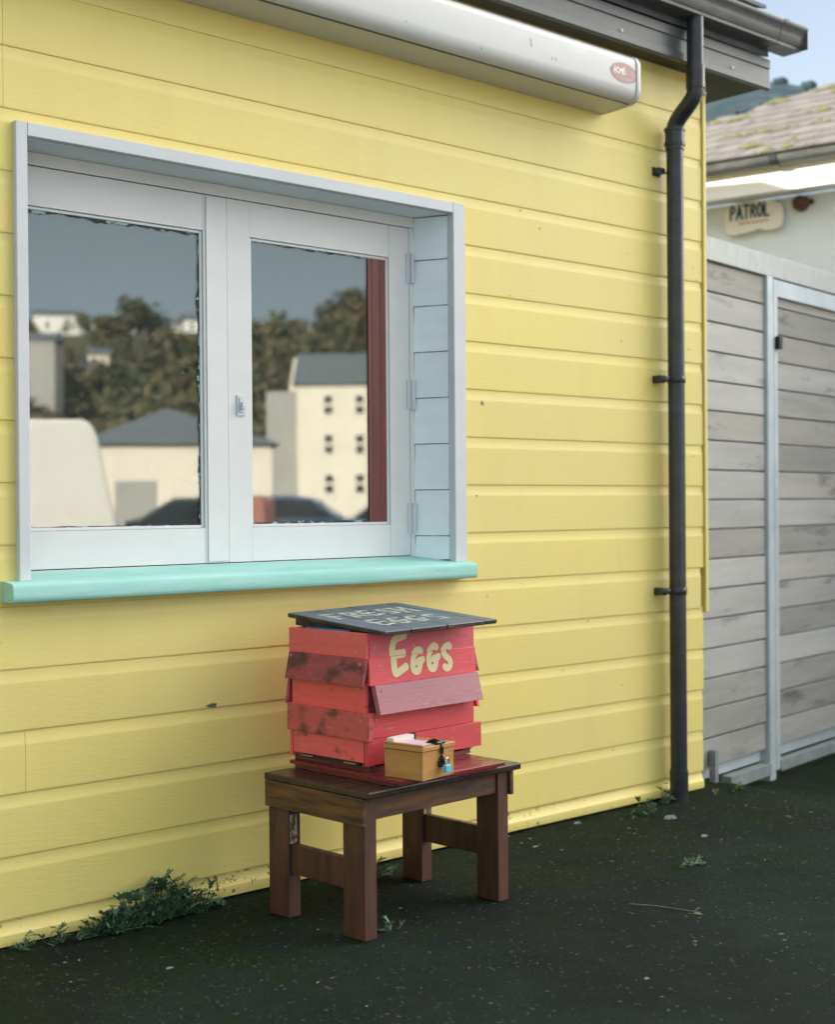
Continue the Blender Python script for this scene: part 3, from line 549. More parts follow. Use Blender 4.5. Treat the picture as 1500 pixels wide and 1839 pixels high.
# core frame: corner posts and dark inner walls
for (x, y) in ((0.012, 0.012), (W-0.042, 0.012), (0.012, D-0.042), (W-0.042, D-0.042)): MB().box(x, x+0.03, y, y+0.03, 0.001, 0.378).obj('corner_post', REDS['b'], hv, bevel=0.001)
MB().box(0.02, W-0.02, 0.02, D-0.02, 0.02, 0.372).obj('inner_box', 'dark_room', hv)
def face_board(side, row, mt, a0, a1, top, bot, t=0.012, label=None, zpad=(0, 0)):
    """side F/L/R/B; a0..a1 along the face; outer face stands 'top' proud at the top edge and 'bot' at the bottom"""
    zb, zt = RZ[row]; zb += zpad[0]; zt += zpad[1]
    def P(a, o, z):
        return {'F': (a, 0.010-o, z), 'B': (a, D-0.010+o, z), 'L': (0.010-o, a, z), 'R': (W-0.010+o, a, z)}[side]
    mb = MB(); mb.hexa([P(a0, bot, zb), P(a1, bot, zb), P(a1, bot-t, zb+0.001), P(a0, bot-t, zb+0.001), P(a0, top, zt), P(a1, top, zt), P(a1, top-t, zt), P(a0, top-t, zt)])
    o = mb.obj('slat', REDS[mt], hv, bevel=0.0009)
    if label: o['label'] = label
    # screws
    for fa, fz in SCREWS.get((side, row), []):
        a = a0+(a1-a0)*fa; z = zb+(zt-zb)*fz; off = bot+(top-bot)*fz
        p0 = P(a, off-0.001, z); p1 = P(a, off+0.0012, z); MB().tube([p0, p1], 0.0042, 9).obj('screw', 'screw', o)
    return o
SCREWS = {('L', 0): [(0.12, 0.78), (0.12, 0.24), (0.91, 0.80), (0.91, 0.34)], ('L', 1): [(0.06, 0.80), (0.96, 0.86)], ('L', 2): [(0.09, 0.80), (0.93, 0.80)], ('L', 3): [(0.10, 0.72), (0.96, 0.82)], ('L', 4): [(0.94, 0.86)],
          ('F', 0): [(0.045, 0.40), (0.40, 0.36), (0.71, 0.46), (0.93, 0.50)], ('F', 1): [(0.09, 0.68), (0.955, 0.55)], ('F', 2): [(0.05, 0.78)], ('F', 3): [(0.90, 0.78), (0.05, 0.7)], ('F', 4): [(0.04, 0.75), (0.96, 0.62)]}
face_board('L', 0, 'a', 0.006, D+0.002, 0.011, 0.011); face_board('L', 1, 'b', 0.000, D-0.006, 0.018, 0.036, label='dark maroon flared slat')
face_board('L', 2, 'c', 0.012, D-0.010, 0.010, 0.010, zpad=(0, 0.004)); face_board('L', 3, 'd', -0.012, D+0.004, 0.018, 0.020, t=0.016); face_board('L', 4, 'e', 0.020, D-0.014, 0.011, 0.010, zpad=(0.014, 0.002))
face_board('F', 0, 'f', 0.010, W, 0.008, 0.008); face_board('F', 1, 'g', 0.002, W+0.001, 0.012, 0.016, t=0.014)
face_board('F', 2, 'h', 0.012, W-0.002, 0.026, 0.048, t=0.018, label='dull pink flared slat'); face_board('F', 3, 'i', 0.010, W-0.002, 0.008, 0.008, zpad=(0.003, 0)); face_board('F', 4, 'j', -0.006, W+0.026, 0.012, 0.013, t=0.014, zpad=(0.008, 0))
for r_, (mt, tp, bt) in enumerate([('a', 0.009, 0.009), ('d', 0.022, 0.046), ('c', 0.010, 0.012), ('d', 0.018, 0.032), ('e', 0.010, 0.010)]):
    if r_ == 2: face_board('R', r_, mt, 0.012, D-0.01, 0.022, 0.046, zpad=(-0.03, -0.02)); continue
    if r_ == 3: continue
    face_board('R', r_, mt, 0.012, D-0.01, tp, bt)
for r_, (mt, tp, bt) in enumerate([('a', 0.009, 0.009), ('c', 0.010, 0.010), ('d', 0.018, 0.034), ('a', 0.009, 0.009), ('e', 0.012, 0.012)]): face_board('B', r_, mt, 0.0, W, tp, bt)
# entrance slot and its metal strips
MB().box(0.003, 0.012, 0.045, D-0.05, 0.002, 0.0135).obj('entrance_slot', 'dark_room', hv)
sl_ = MB(); sl_.box(-0.001, 0.0025, 0.055, 0.105, 0.006, 0.009); sl_.box(-0.001, 0.0025, 0.24, 0.285, 0.006, 0.009); sl_.obj('entrance_strip', M['screw'], hv)
# plinth and base board
MB().box(0.012, W-0.008, 0.012, D-0.006, -0.0130, 0.0008).obj('plinth', 'red_ply', hv, bevel=0.001)
ca, sa = math.cos(0.0294-0.068), math.sin(0.0294-0.068)
bx, by = 2.5716-2.5838, -0.6825+0.5308; c0, s0 = math.cos(-0.068), math.sin(-0.068); bx, by = c0*bx-s0*by, s0*bx+c0*by
def Bp(u, v): return (bx+ca*u-sa*v, by+sa*u+ca*v)
zt_ = 0.4317-HZ; tz = ZT-0.004-HZ+0.0012
bb = MB(); bb.prism([Bp(0, 0), Bp(0.4216, 0), Bp(0.480, 0.49), Bp(0, 0.49)], 'z', zt_-0.0105, zt_); bbo = bb.obj('base_board', 'red_base', hv, bevel=0.001)
bb = MB(); bb.prism([Bp(0.004, 0.035), Bp(0.4, 0.012), Bp(0.47, 0.47), Bp(0.004, 0.47)], 'z', tz, zt_-0.011); bb.obj('base_layer', 'red_ply', hv)
# lettering EGGS across the two top slats
def fsurf(x, z):
    (b0, t0), (b1, t1) = RZ[0], RZ[1]
    if z >= t1: off = 0.008
    else: off = 0.016+(0.012-0.016)*(z-b1)/(t1-b1)
    return (x, 0.010-off-0.0009, z)
lettering('lettering', 'cream_letter', [('E', 0.092, 0.254, 0.062, 0.118, 0.0118), ('G', 0.170, 0.254, 0.054, 0.074, 0.0104), ('G', 0.238, 0.256, 0.054, 0.078, 0.0104), ('S', 0.298, 0.252, 0.050, 0.080, 0.0100)], fsurf, 0.0010, hv, 0.07, 5, lab='cream hand-painted word EGGS')

# ---- lid: dark slate-blue planks, tilted up towards the back
M['lid'] = mat('lid_paint', (0.062, 0.082, 0.115), (0.115, 0.135, 0.165), rough=0.42, scale=(60, 7, 60), lo=0.35, hi=0.7, bump=0.0008, bscale=(120, 10, 120), vary=0.10, spots=(0.035, 0.035, 0.035), spot_scale=(12, 12, 12), spot_at=0.60, spot_w=0.1)
M['lid_edge'] = mat('lid_edge_wood', (0.030, 0.027, 0.022), (0.15, 0.09, 0.045), rough=0.7, scale=(22, 22, 60), lo=0.45, hi=0.75, bump=0.001, bscale=(60, 60, 60))
LW, LD = 0.437, 0.4708
Ux = Vector((math.cos(-0.0211), math.sin(-0.0211), 0.0231)).normalized(); Vy = Vector((math.sin(0.0211), math.cos(0.0211), 0.0606)); Vy = (Vy-Ux*Vy.dot(Ux)).normalized(); Nz = Ux.cross(Vy)
lid = thing('hive_lid', 'dark blue-grey plank lid with worn cream lettering on the red hive', 'lid', (2.5848, -0.6041, 0.8388))
lid.rotation_euler = Matrix((Ux, Vy, Nz)).transposed().to_euler()
seams = [0, 0.098, 0.236, 0.388, LW]; rnd = random.Random(4)
for i in range(4):
    x0, x1 = seams[i]+0.0014, seams[i+1]-0.0014; d0 = -0.001-rnd.uniform(0, 0.003); d1 = LD+rnd.uniform(-0.004, 0.004)
    mb = MB(); n_ = 6; vs = []
    ys = [d0+(d1-d0)*j/n_ for j in range(n_+1)]
    mb.hexa([(x0, d0+0.002, -0.013), (x1, d0+0.002, -0.013), (x1, d1, -0.013), (x0, d1, -0.013), (x0, d0, 0), (x1, d0+rnd.uniform(-0.001, 0.001), 0), (x1, d1, 0), (x0, d1, 0)])
    o = mb.obj('plank', 'lid', lid, bevel=0.0018); o.data.materials.append(M['lid_edge'])
    for p in o.data.polygons:
        if p.normal.z < 0.5: p.material_index = 1
for a in ((0.012, 0.030, 0.125, LD-0.03), (LW-0.035, LW-0.015, 0.11, LD-0.03)):
    z0 = -0.034
    MB().box(a[0], a[1], a[2], a[3], z0, -0.0135).obj('batten', 'lid_edge', lid, bevel=0.001)
MB().box(0.0305, LW-0.0355, 0.085, 0.105, -0.026, -0.0135).obj('batten', 'lid_edge', lid)
M['worn_letter'] = mat('worn_letter_paint', (0.50, 0.48, 0.38), (0.22, 0.25, 0.27), rough=0.6, scale=(60, 30, 30), lo=0.4, hi=0.62)
lettering('lettering', 'worn_letter', [(c_, 0.045+i*0.066, 0.262, 0.056, 0.115, 0.0085) for i, c_ in enumerate('FRESH')] + [(c_, 0.075+i*0.070, 0.090, 0.060, 0.115, 0.0085) for i, c_ in enumerate('EGGS')],
          lambda x, z: (x, z, 0.0008), 0.002, lid, 0.35, 9, lab='worn cream words FRESH EGGS')
MB().box(0.004, 0.012, 0.085, 0.27, 0.360, 0.3885).obj('blue_liner', 'blue', hv, label='strip of blue plastic showing under the lid')

# ------------------------------------------------------------------ honesty cash box with hasp, padlock
M['honey'] = mat('honey_wood', (0.5, 0.26, 0.075), (0.38, 0.175, 0.05), rough=0.4, scale=(9, 9, 50), bump=0.0004, bscale=(20, 20, 160), spots=(0.09, 0.04, 0.015), spot_scale=(12, 12, 90), spot_at=0.68, spot_w=0.05, coat=0.15)
M['lilac'] = mat('lilac_paper', (0.62, 0.42, 0.52), (0.55, 0.42, 0.58), rough=0.6); M['paper'] = mat('white_paper', (0.78, 0.72, 0.62), rough=0.7)
M['iron'] = mat('black_iron', (0.012, 0.013, 0.014), rough=0.35, metal=0.3); M['steel'] = mat('bright_steel', (0.75, 0.75, 0.75), rough=0.2, metal=1.0); M['sky_blue'] = mat('sky_blue_enamel', (0.10, 0.52, 0.72), rough=0.3, coat=0.3)
cb = thing('cash_box', 'small honey-coloured wooden cash box with black hasp beside the hive', 'cash box', (2.6114+0.004, -0.7327+0.008, 0.4322), 0.169)
CW, CD, CH = 0.1418, 0.1361, 0.0953
w_ = MB(); w_.box(0, CW, 0, 0.008, 0, CH-0.017); w_.box(0, CW, CD-0.008, CD, 0, CH-0.017); w_.box(0, 0.008, 0.0083, CD-0.0083, 0.0003, CH-0.0172); w_.box(CW-0.008, CW, 0.0083, CD-0.0083, 0.0003, CH-0.0172); w_.box(0.0083, CW-0.0083, 0.0083, CD-0.0083, 0, 0.006)
w_.obj('box_body', 'honey', cb, bevel=0.0007)
MB().box(-0.003, CW+0.003, -0.003, CD+0.001, CH-0.0155, CH-0.003).obj('box_lid', 'honey', cb, bevel=0.0012)
MB().box(-0.003, 0.006, -0.002, CD, CH-0.0028, CH+0.0035).obj('lid_batten', 'honey', cb, bevel=0.0012)
MB().box(0.0012, CW-0.001, 0.0012, CD-0.001, CH-0.0176, CH-0.0160).obj('lid_gap', 'dark_room', cb)
MB().box(0.010, 0.094, 0.018, CD-0.03, CH-0.0027, CH-0.0015).obj('lilac_label', 'lilac', cb)
MB().box(0.008, 0.10, CD-0.027, CD-0.002, CH-0.0027, CH+0.012).obj('white_slip', 'paper', cb)
MB().box(0.1005, 0.106, CD-0.028, CD-0.002, CH-0.0027, CH+0.014).obj('stop_block', 'iron', cb)
hs = MB(); hs.box(0.066, 0.094, 0.004, 0.040, CH-0.0027, CH+0.0015); hs.tube([(0.080, 0.040, CH), (0.080, 0.022, CH+0.006), (0.080, 0.0, CH+0.004), (0.080, -0.006, CH-0.012), (0.080, -0.006, CH-0.03)], 0.005, 8); hs.tube([(0.062, 0.0, CH+0.002), (0.098, 0.0, CH+0.002)], 0.0055, 8)
hso = hs.obj('hasp', 'iron', cb)
pl_ = MB(); pl_.prism([(0.070, 0.030), (0.094, 0.030), (0.098, 0.045), (0.086, 0.058), (0.082, 0.064), (0.078, 0.058), (0.066, 0.045)], 'y', -0.0065, -0.0006); pl_.tube([(0.082, -0.0065, 0.046), (0.082, -0.014, 0.046)], 0.0065, 8); pl_.obj('hasp_plate', 'iron', cb, bevel=0.0008)
MB().tube([(0.080, 0.0005, CH+0.0075), (0.080, 0.0005, CH+0.0095)], 0.0035, 8).obj('rivet', 'steel', hso)
pk = thing('padlock', 'small sky-blue padlock hanging from the black hasp of the cash box', 'padlock', (0, 0, 0))
pk.rotation_euler = (0, 0, 0.169); cc, ss = math.cos(0.169), math.sin(0.169); lx, ly = 0.086, -0.019
pk.location = (2.6154+cc*lx-ss*ly, -0.7247+ss*lx+cc*ly, 0.4322+0.0145)
MB().box(-0.0115, 0.0125, -0.006, 0.006, 0, 0.0215).obj('lock_body', 'sky_blue', pk, bevel=0.002, seg=2)
autosmooth(MB().tube([(-0.0065, 0, 0.021), (-0.0065, 0, 0.034)] + [(-0.0065*math.cos(t)+0.0005, 0, 0.034+0.0075*math.sin(t)) for t in (0.5, 1.05, 1.57, 2.1, 2.64)] + [(0.0075, 0, 0.034), (0.0075, 0, 0.021)], 0.0018, 8).obj('shackle', 'steel', pk), 60)

# ------------------------------------------------------------------ weeds, twig, litter
M['weed'] = mat('weed_leaf', (0.055, 0.125, 0.07), (0.11, 0.19, 0.105), rough=0.55, scale=(30, 30, 30), lo=0.35, hi=0.65); M['weed_y'] = mat('yellow_green_leaf', (0.13, 0.20, 0.03), (0.08, 0.14, 0.03), rough=0.55, scale=(30, 30, 30))
def leaf(mb, base, dirv, L, wd, droop, rnd, lobes=3):
    """pinnately lobed leaf: a curling blade with side lobes"""
    d = Vector(dirv).normalized(); side = d.cross(Vector((0, 0, 1))); side = side.normalized() if side.length > 1e-3 else Vector((1, 0, 0)); nrm = side.cross(d)
    def pt(t): return Vector(base)+d*L*t+Vector((0, 0, -droop*L*t*t))
    n_ = 5; ctr = [pt(i/n_) for i in range(n_+1)]
    wds = [0.10, 0.25, 0.35, 0.5, 0.6, 0.15]
    vs = []; 
    for c_, k in zip(ctr, wds): vs += [c_-side*wd*k*0.5, c_+side*wd*k*0.5]
    mb.add(vs, [(2*i, 2*i+1, 2*i+3, 2*i+2) for i in range(n_)])
    for i in range(1, n_):
        for sg in (-1, 1):
            c_ = ctr[i]; l_ = wd*(0.55+0.5*i/n_)*rnd.uniform(0.8, 1.2); o_ = side*sg
            tip = c_+o_*l_+d*l_*0.55+nrm*rnd.uniform(-0.2, 0.25)*l_; a = c_+o_*wd*0.1-d*L*0.05; b_ = c_+o_*wd*0.12+d*L*0.10; q1 = c_+o_*l_*0.6+d*l_*0.1; q2 = c_+o_*l_*0.62+d*l_*0.75+nrm*0.1*l_
            mb.add([a, q1, tip, q2, b_], [(0, 1, 2, 3, 4)])
def weed(x, y, n_, L, spread, height, label, group=None, mt='weed', seed=1, wall=True):
    rnd = random.Random(seed); t = thing('weed', label, 'weed', (x, y, ground_h(x, y)), 0, group)
    lf = MB(); st = MB()
    for k in range(n_):
        bx_, by_ = rnd.gauss(0, spread), rnd.gauss(0, spread*0.25)-0.006; a = rnd.uniform(math.pi, 2*math.pi) if wall and rnd.random() < 0.8 else rnd.uniform(0, 2*math.pi)
        h = height*rnd.random()**1.3*max(0.2, 1-(bx_/(spread*2.6))**2); by_ = min(by_, -0.01 if wall else 9)
        el = rnd.uniform(0.0, 1.0); dv = (math.cos(a)*math.cos(el), math.sin(a)*math.cos(el)*0.6, math.sin(el))
        bs = (bx_, by_, h*0.85)
        st.tube([(bx_*0.6, by_*0.6-0.004, 0), bs], 0.0011, 4, cap=False)
        leaf(lf, bs, dv, L*rnd.uniform(0.6, 1.15), L*0.33, rnd.uniform(0.0, 0.55), rnd)
    lf.obj('leaves', mt, t, kind='stuff'); st.obj('stems', mt, t, kind='stuff'); return t
weed(2.175, -0.035, 240, 0.046, 0.072, 0.135, 'largest clump of lobed green weed against the foot of the yellow wall', seed=3)
weed(2.02, -0.06, 120, 0.043, 0.045, 0.07, 'low spreading weed left of the largest clump by the wall', seed=4)
weed(2.33, -0.03, 60, 0.042, 0.035, 0.075, 'upright weed right of the largest clump by the wall', seed=5)
weed(1.86, -0.035, 22, 0.036, 0.022, 0.04, 'small isolated weed second from the left at the wall foot', seed=6)
weed(1.775, -0.028, 12, 0.032, 0.012, 0.045, 'leftmost small weed sprig at the wall foot', seed=7)
weed(2.90, -0.11, 45, 0.042, 0.045, 0.085, 'dark green weed growing behind the table by the wall', seed=8)
weed(2.60, -0.59, 8, 0.030, 0.012, 0.045, 'tiny weed sprig beside the front leg of the table', seed=9, wall=False)
weed(4.30, -0.12, 26, 0.040, 0.03, 0.09, 'feathery weed left of the foot of the downpipe', seed=10)
weed(4.52, -0.05, 14, 0.035, 0.02, 0.10, 'dark weed squeezed between downpipe and yellow wall', seed=14)
weed(3.80, -0.72, 16, 0.035, 0.04, 0.012, 'flat weed rosette on the open ground right of the table', seed=11, wall=False)
weed(4.93, -0.10, 8, 0.03, 0.012, 0.035, 'yellow-green weed sprig at the hut corner', mt='weed_y', seed=12, wall=False)
weed(4.79, -0.10, 5, 0.022, 0.012, 0.02, 'tiny yellow-green sprig right of the downpipe foot', mt='weed_y', seed=13, wall=False)
M['straw'] = mat('dry_straw', (0.22, 0.20, 0.12), (0.13, 0.11, 0.065), rough=0.8, scale=(30, 30, 30)); M['chip'] = mat('pale_chips', (0.26, 0.28, 0.30), (0.11, 0.12, 0.125), rough=0.8, scale=(12, 12, 12)); M['dark_chip'] = mat('dark_chips', (0.040, 0.046, 0.042), (0.018, 0.023, 0.020), rough=0.8, scale=(12, 12, 12))
tw = thing('twig', 'long thin dry twig lying on the dark ground', 'twig', (3.34, -0.99, ground_h(3.34, -0.99)))
MB().tube([(-0.045, 0.10, 0.004), (-0.01, 0.03, 0.006), (0.012, -0.03, 0.005), (0.035, -0.10, 0.004)], [0.0014, 0.0012, 0.0010, 0.0007], 5).obj('stem', 'straw', tw)
MB().tube([(0.03, -0.08, 0.004), (0.06, -0.075, 0.008)], 0.001, 5).obj('side_twig', 'straw', tw); MB().add([(0.01, -0.09, 0.004), (0.022, -0.10, 0.01), (0.016, -0.125, 0.005)], [(0, 1, 2)]).obj('dry_leaf', 'straw', tw)
def scatter(name, mt, n_, smin, smax, region, flat=0.35, seed=1, dens=None):
    rnd = random.Random(seed); mb = MB()
    for _ in range(n_):
        x, y = rnd.uniform(*region[0]), rnd.uniform(*region[1])
        if dens and rnd.random() > dens(x, y): continue
        s_ = smin+(smax-smin)*rnd.random()**3; a = rnd.uniform(0, 6.28); z = ground_h(x, y)+0.001; sx, sy, sz = s_*rnd.uniform(0.7, 1.6), s_*rnd.uniform(0.5, 1), s_*flat
        ca_, sa_ = math.cos(a), math.sin(a); q = [(sx, 0, 0), (0.2*sx, sy, 0), (-sx, 0.2*sy, 0), (-0.1*sx, -sy, 0), (0.1*sx, 0.1*sy, sz)]
        mb.add([(x+ca_*p[0]-sa_*p[1], y+sa_*p[0]+ca_*p[1], z+p[2]) for p in q], [(0, 1, 4), (1, 2, 4), (2, 3, 4), (3, 0, 4)])
    return mb.obj(name, mt, None, kind='stuff', label=name.replace('_', ' ')+' scattered over the dark ground', category='gravel')
scatter('dark_gravel', 'dark_chip', 9000, 0.002, 0.007, ((1.2, 5.6), (-2.3, -0.01)), seed=2)
scatter('pale_chips', 'chip', 190, 0.0016, 0.0065, ((1.2, 5.6), (-2.3, -0.01)), seed=3, dens=lambda x, y: 0.45+0.55*(y > -0.4))
scatter('dry_plant_bits', 'straw', 260, 0.002, 0.009, ((1.4, 5.4), (-1.5, -0.01)), seed=4, flat=0.2, dens=lambda x, y: 0.35+0.65*(y > -0.6 and x > 3))
M['stone'] = mat('dull_stone', (0.20, 0.215, 0.235), (0.09, 0.10, 0.105), rough=0.85, scale=(60, 60, 60), bump=0.002)
M['moss'] = mat('moss_tufts', (0.007, 0.0155, 0.0055), (0.014, 0.025, 0.009), rough=0.9, scale=(9, 9, 9))
scatter('moss_tufts', 'moss', 9000, 0.002, 0.007, ((1.6, 5.3), (-1.25, 0.0)), seed=5, flat=0.5, dens=lambda x, y: max(0, min(1, 0.35+1.9*mn.noise(Vector((x*2.6, y*2.6, 5)))+(y+0.7)*0.6)))
for (x, y, s_, lb) in ((3.998, -0.055, 0.022, 'pale flaked paint chip against the wall foot right of the table'), (4.33, -0.237, 0.030, 'pale stone on the ground in front of the downpipe'), (1.976, -0.446, 0.011, 'white crumb on the ground in front of the big weed'), (4.18, -0.503, 0.016, 'white flake on the open ground far right'), (2.813, -1.343, 0.010, 'white crumb on the ground at the bottom right'), (3.62, -0.20, 0.014, 'white crumb near the right table leg')):
    rnd = random.Random(int(x*100)); mb = MB(); n_ = 7; rg = [(s_*rnd.uniform(0.6, 1.1)*math.cos(6.28*i/n_)*1.4, s_*rnd.uniform(0.4, 0.9)*math.sin(6.28*i/n_)) for i in range(n_)]
    mb.add([(a, b_, 0) for a, b_ in rg]+[(a*0.7, b_*0.7, s_*0.3) for a, b_ in rg], [(i, (i+1) % n_, n_+(i+1) % n_, n_+i) for i in range(n_)]+[tuple(range(n_, 2*n_))])
    o = mb.obj('pale_stone', 'stone', None, label=lb, category='stone'); o.location = (x, y, ground_h(x, y)-0.001)
# hanging flake of grey paint on a board, nail
pf = MB(); pf.add([(-0.022, 0, 0), (0.0, 0, 0.006), (0.02, 0, 0.004), (0.014, 0, -0.008), (-0.008, 0, -0.006)], [(0, 1, 2, 3, 4)]); o = pf.obj('bare_patch', mat('bare_patch_grey', (0.10, 0.12, 0.10), rough=0.8), hut); o.location = (2.408, -0.0009, 0.591)
fl = MB(); fl.add([(-0.010, 0, -0.004), (0.010, 0, -0.007), (0.001, 0, 0.010), (0.004, -0.005, -0.004)], [(0, 1, 2), (0, 3, 2), (1, 3, 2), (0, 1, 3)]); o = fl.obj('paint_flake', mat('dull_flake', (0.33, 0.29, 0.17), rough=0.8), hut); o.location = (3.569, -0.001, 1.556)
for x, z, w, h, dx in ((3.640, 2.795, 0.0035, 0.028, 0.006), (3.745, 2.770, 0.003, 0.012, 0), (3.765, 2.770, 0.003, 0.012, 0), (3.395, 2.735, 0.004, 0.008, 0.002), (3.05, 2.752, 0.006, 0.004, 0)):
    MB().add([(x, ysurf(z)-0.0007, z), (x+w, ysurf(z)-0.0007, z), (x+w-dx, ysurf(z+h)-0.0007, z+h), (x-dx, ysurf(z+h)-0.0007, z+h)], [(0, 1, 2, 3)]).obj('scratch', 'fascia', aw)
rn = random.Random(5)
for _ in range(16):
    x, z = rn.uniform(3.5, 4.85), rn.uniform(0.2, 2.4); o = MB().tube([(0, 0.001, 0), (0, -0.0012, 0)], rn.uniform(0.002, 0.0035), 6).obj('nail_head', mat('dull_nail', (0.30, 0.25, 0.10), rough=0.8) if 'dull_nail' not in bpy.data.materials else bpy.data.materials['dull_nail'], hut); o.location = (x, 0, z)

# ------------------------------------------------------------------ slatted gate beside the hut
M['galv'] = mat('galvanised_steel', (0.414, 0.468, 0.504), (0.529, 0.5733, 0.6), rough=0.5, metal=0.35, scale=(6, 6, 6), bump=0.0003)
M['galv_rail'] = mat('galvanised_rail', (0.40, 0.42, 0.41), (0.47, 0.48, 0.465), rough=0.55, metal=0.2, scale=(25, 25, 12))
M['galv_old'] = mat('dull_galvanised_steel', (0.20, 0.225, 0.23), (0.27, 0.29, 0.29), rough=0.7, metal=0.2, scale=(14, 14, 14))
def grey_wood(name, a, b_): return mat(name, a, b_, rough=0.75, scale=(1.6, 5, 16), lo=0.3, hi=0.7, bump=0.001, bscale=(9, 60, 110), vary=0.13, spots=tuple(q*0.48 for q in b_), spot_scale=(2.5, 9, 10), spot_at=0.58, spot_w=0.15)
M['plank_a'] = grey_wood('silvered_plank', (0.48, 0.465, 0.44), (0.39, 0.375, 0.355)); M['plank_b'] = grey_wood('dark_weathered_plank', (0.36, 0.345, 0.315), (0.27, 0.26, 0.24)); M['plank_c'] = grey_wood('brownish_plank', (0.43, 0.4, 0.365), (0.34, 0.315, 0.285))
gt_ = thing('slatted_gate', 'weathered grey timber slat gate in a galvanised steel frame beside the hut', 'gate', (5.6, 0.18, 0), R(9))
MB().box(-0.66, 2.4, -0.01, 0.04, 2.2375, 2.336).obj('top_rail', 'galv_rail', gt_, bevel=0.002)
MB().box(-0.0205, 0.042, -0.012, 0.045, -0.10, 2.2370).obj('post', 'galv', gt_, bevel=0.003); MB().box(0.053, 0.098, -0.008, 0.04, -0.055, 2.232).obj('leaf_stile', 'galv', gt_, bevel=0.003); MB().box(1.72, 1.765, -0.008, 0.04, -0.055, 2.232).obj('leaf_stile', 'galv', gt_, bevel=0.003)
MB().box(0.0985, 1.7195, -0.006, 0.04, 2.153, 2.2315).obj('leaf_rail', 'galv', gt_, bevel=0.002); MB().box(0.0985, 1.7195, -0.012, 0.03, -0.065, -0.012).obj('leaf_rail', 'galv_old', gt_, bevel=0.002)
MB().box(-0.43, -0.021, -0.02, 0.03, -0.065, -0.010).obj('bottom_rail', 'galv_old', gt_, bevel=0.002); MB().box(-0.60, -0.568, -0.03, 0.0, -0.01, 0.13).obj('stub_post', 'galv_old', gt_, bevel=0.002)
rp = random.Random(11)
for i in range(17):
    zt = 2.233-0.1285*i
    mt = ['plank_c', 'plank_a', 'plank_a', 'plank_a', 'plank_a', 'plank_c', 'plank_a', 'plank_a', 'plank_a', 'plank_c', 'plank_a', 'plank_a', 'plank_a', 'plank_a', 'plank_b', 'plank_b', 'plank_b'][i]
    MB().box(-0.66, -0.021, 0.004+rp.uniform(0, 0.003), 0.026, zt-0.1235, zt-0.0035).obj('slat', mt, gt_, bevel=0.002)
for i in range(17):
    zt = 2.152 if i == 0 else 2.233-0.1285*i-0.004; zb = 2.233-0.1285*(i+1)+0.006
    mt = ['plank_c', 'plank_b', 'plank_c', 'plank_a', 'plank_b', 'plank_c', 'plank_b', 'plank_c', 'plank_a', 'plank_b', 'plank_c', 'plank_a', 'plank_b', 'plank_a', 'plank_b', 'plank_b', 'plank_b'][i]
    MB().box(0.0985, 1.7195, 0.006+rp.uniform(0, 0.006), 0.028, zb, zt).obj('slat', mt, gt_, bevel=0.002)
MB().box(-0.66, 1.76, 0.0285, 0.034, 0.0, 2.23).obj('backing_sheet', 'galv', gt_)
MB().box(0.066, 0.104, -0.030, -0.0085, 1.905, 1.965).obj('gate_latch', 'iron', gt_, bevel=0.003)
# weathered plain timber continues beyond the frame
# ------------------------------------------------------------------ white building behind the gate
M['white_wall'] = mat('white_roughcast', (0.74, 0.78, 0.86), (0.68, 0.73, 0.81), rough=0.8, scale=(2, 2, 2), bump=0.002, bscale=(40, 40, 40))
M['pvc'] = mat('white_fascia_plastic', (0.82, 0.81, 0.78), (0.78, 0.77, 0.74), rough=0.4, scale=(3, 3, 3))
M['tile'] = mat('pinkish_roof_tile', (0.125, 0.112, 0.102), (0.092, 0.085, 0.08), rough=0.85, scale=(7, 7, 7), vary=0.14, bump=0.001, bscale=(60, 60, 60)); M['moss_y'] = mat('yellow_roof_moss', (0.12, 0.125, 0.035), (0.07, 0.08, 0.025), rough=0.95, scale=(20, 20, 20))
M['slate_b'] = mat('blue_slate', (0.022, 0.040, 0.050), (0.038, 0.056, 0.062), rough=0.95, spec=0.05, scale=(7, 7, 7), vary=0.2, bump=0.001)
an = R(101.5)
wb = thing('white_building', 'white rendered building with mossy pink tiled roof behind the gate', 'building', (7.8, 2.14, 0), an)
# local frame: x runs along the wall (away from the camera), +y points out towards the camera side
# (local +y = (-sin, cos) of 101.5 deg = (-0.98,-0.20): outward)
XA, XB = -3.6, 3.0
MB().box(XA, XB, -5, 0, -0.2, 3.16).obj('wall', 'white_wall', wb)
MB().box(XA-0.2, XB+0.2, 0.0005, 0.20, 3.165, 3.18).obj('soffit', 'white_wall', wb)
MB().box(XA-0.2, XB+0.2, 0.2005, 0.222, 3.155, 3.345).obj('fascia_board', 'pvc', wb, bevel=0.003)
g4 = MB(); pts = [(0.2225, 3.36)] + [(0.275-0.052*math.cos(t), 3.355-0.052*math.sin(t)) for t in np.linspace(0, math.pi, 9)] + [(0.330, 3.362), (0.322, 3.362)] + [(0.275+0.046*math.cos(t), 3.357-0.046*math.sin(t)) for t in np.linspace(0, math.pi, 9)]
g4.prism(pts, 'x', XA-0.2, XB+0.2); g4o = autosmooth(g4.obj('gutter', 'gutter', wb), 40)
for x in (-2.2, -0.62, 0.5, 2.0):
    c = MB(); c.prism([(0.2225, 3.367)] + [(0.275-0.058*math.cos(t), 3.353-0.058*math.sin(t)) for t in np.linspace(0, math.pi, 9)] + [(0.336, 3.367)], 'x', x, x+0.05); c.obj('gutter_bracket', 'black_metal', g4o)
pit = R(25); cp, sp_ = math.cos(pit), math.sin(pit)
def Rf(s_, u_, h_=0): return (s_, 0.25-cp*u_+sp_*h_, 3.40+sp_*u_+cp*h_)
HIPB = lambda u_: 0.53+(u_-1.56)*(-0.59/0.72)     # hip line: along-wall position at slope distance u_
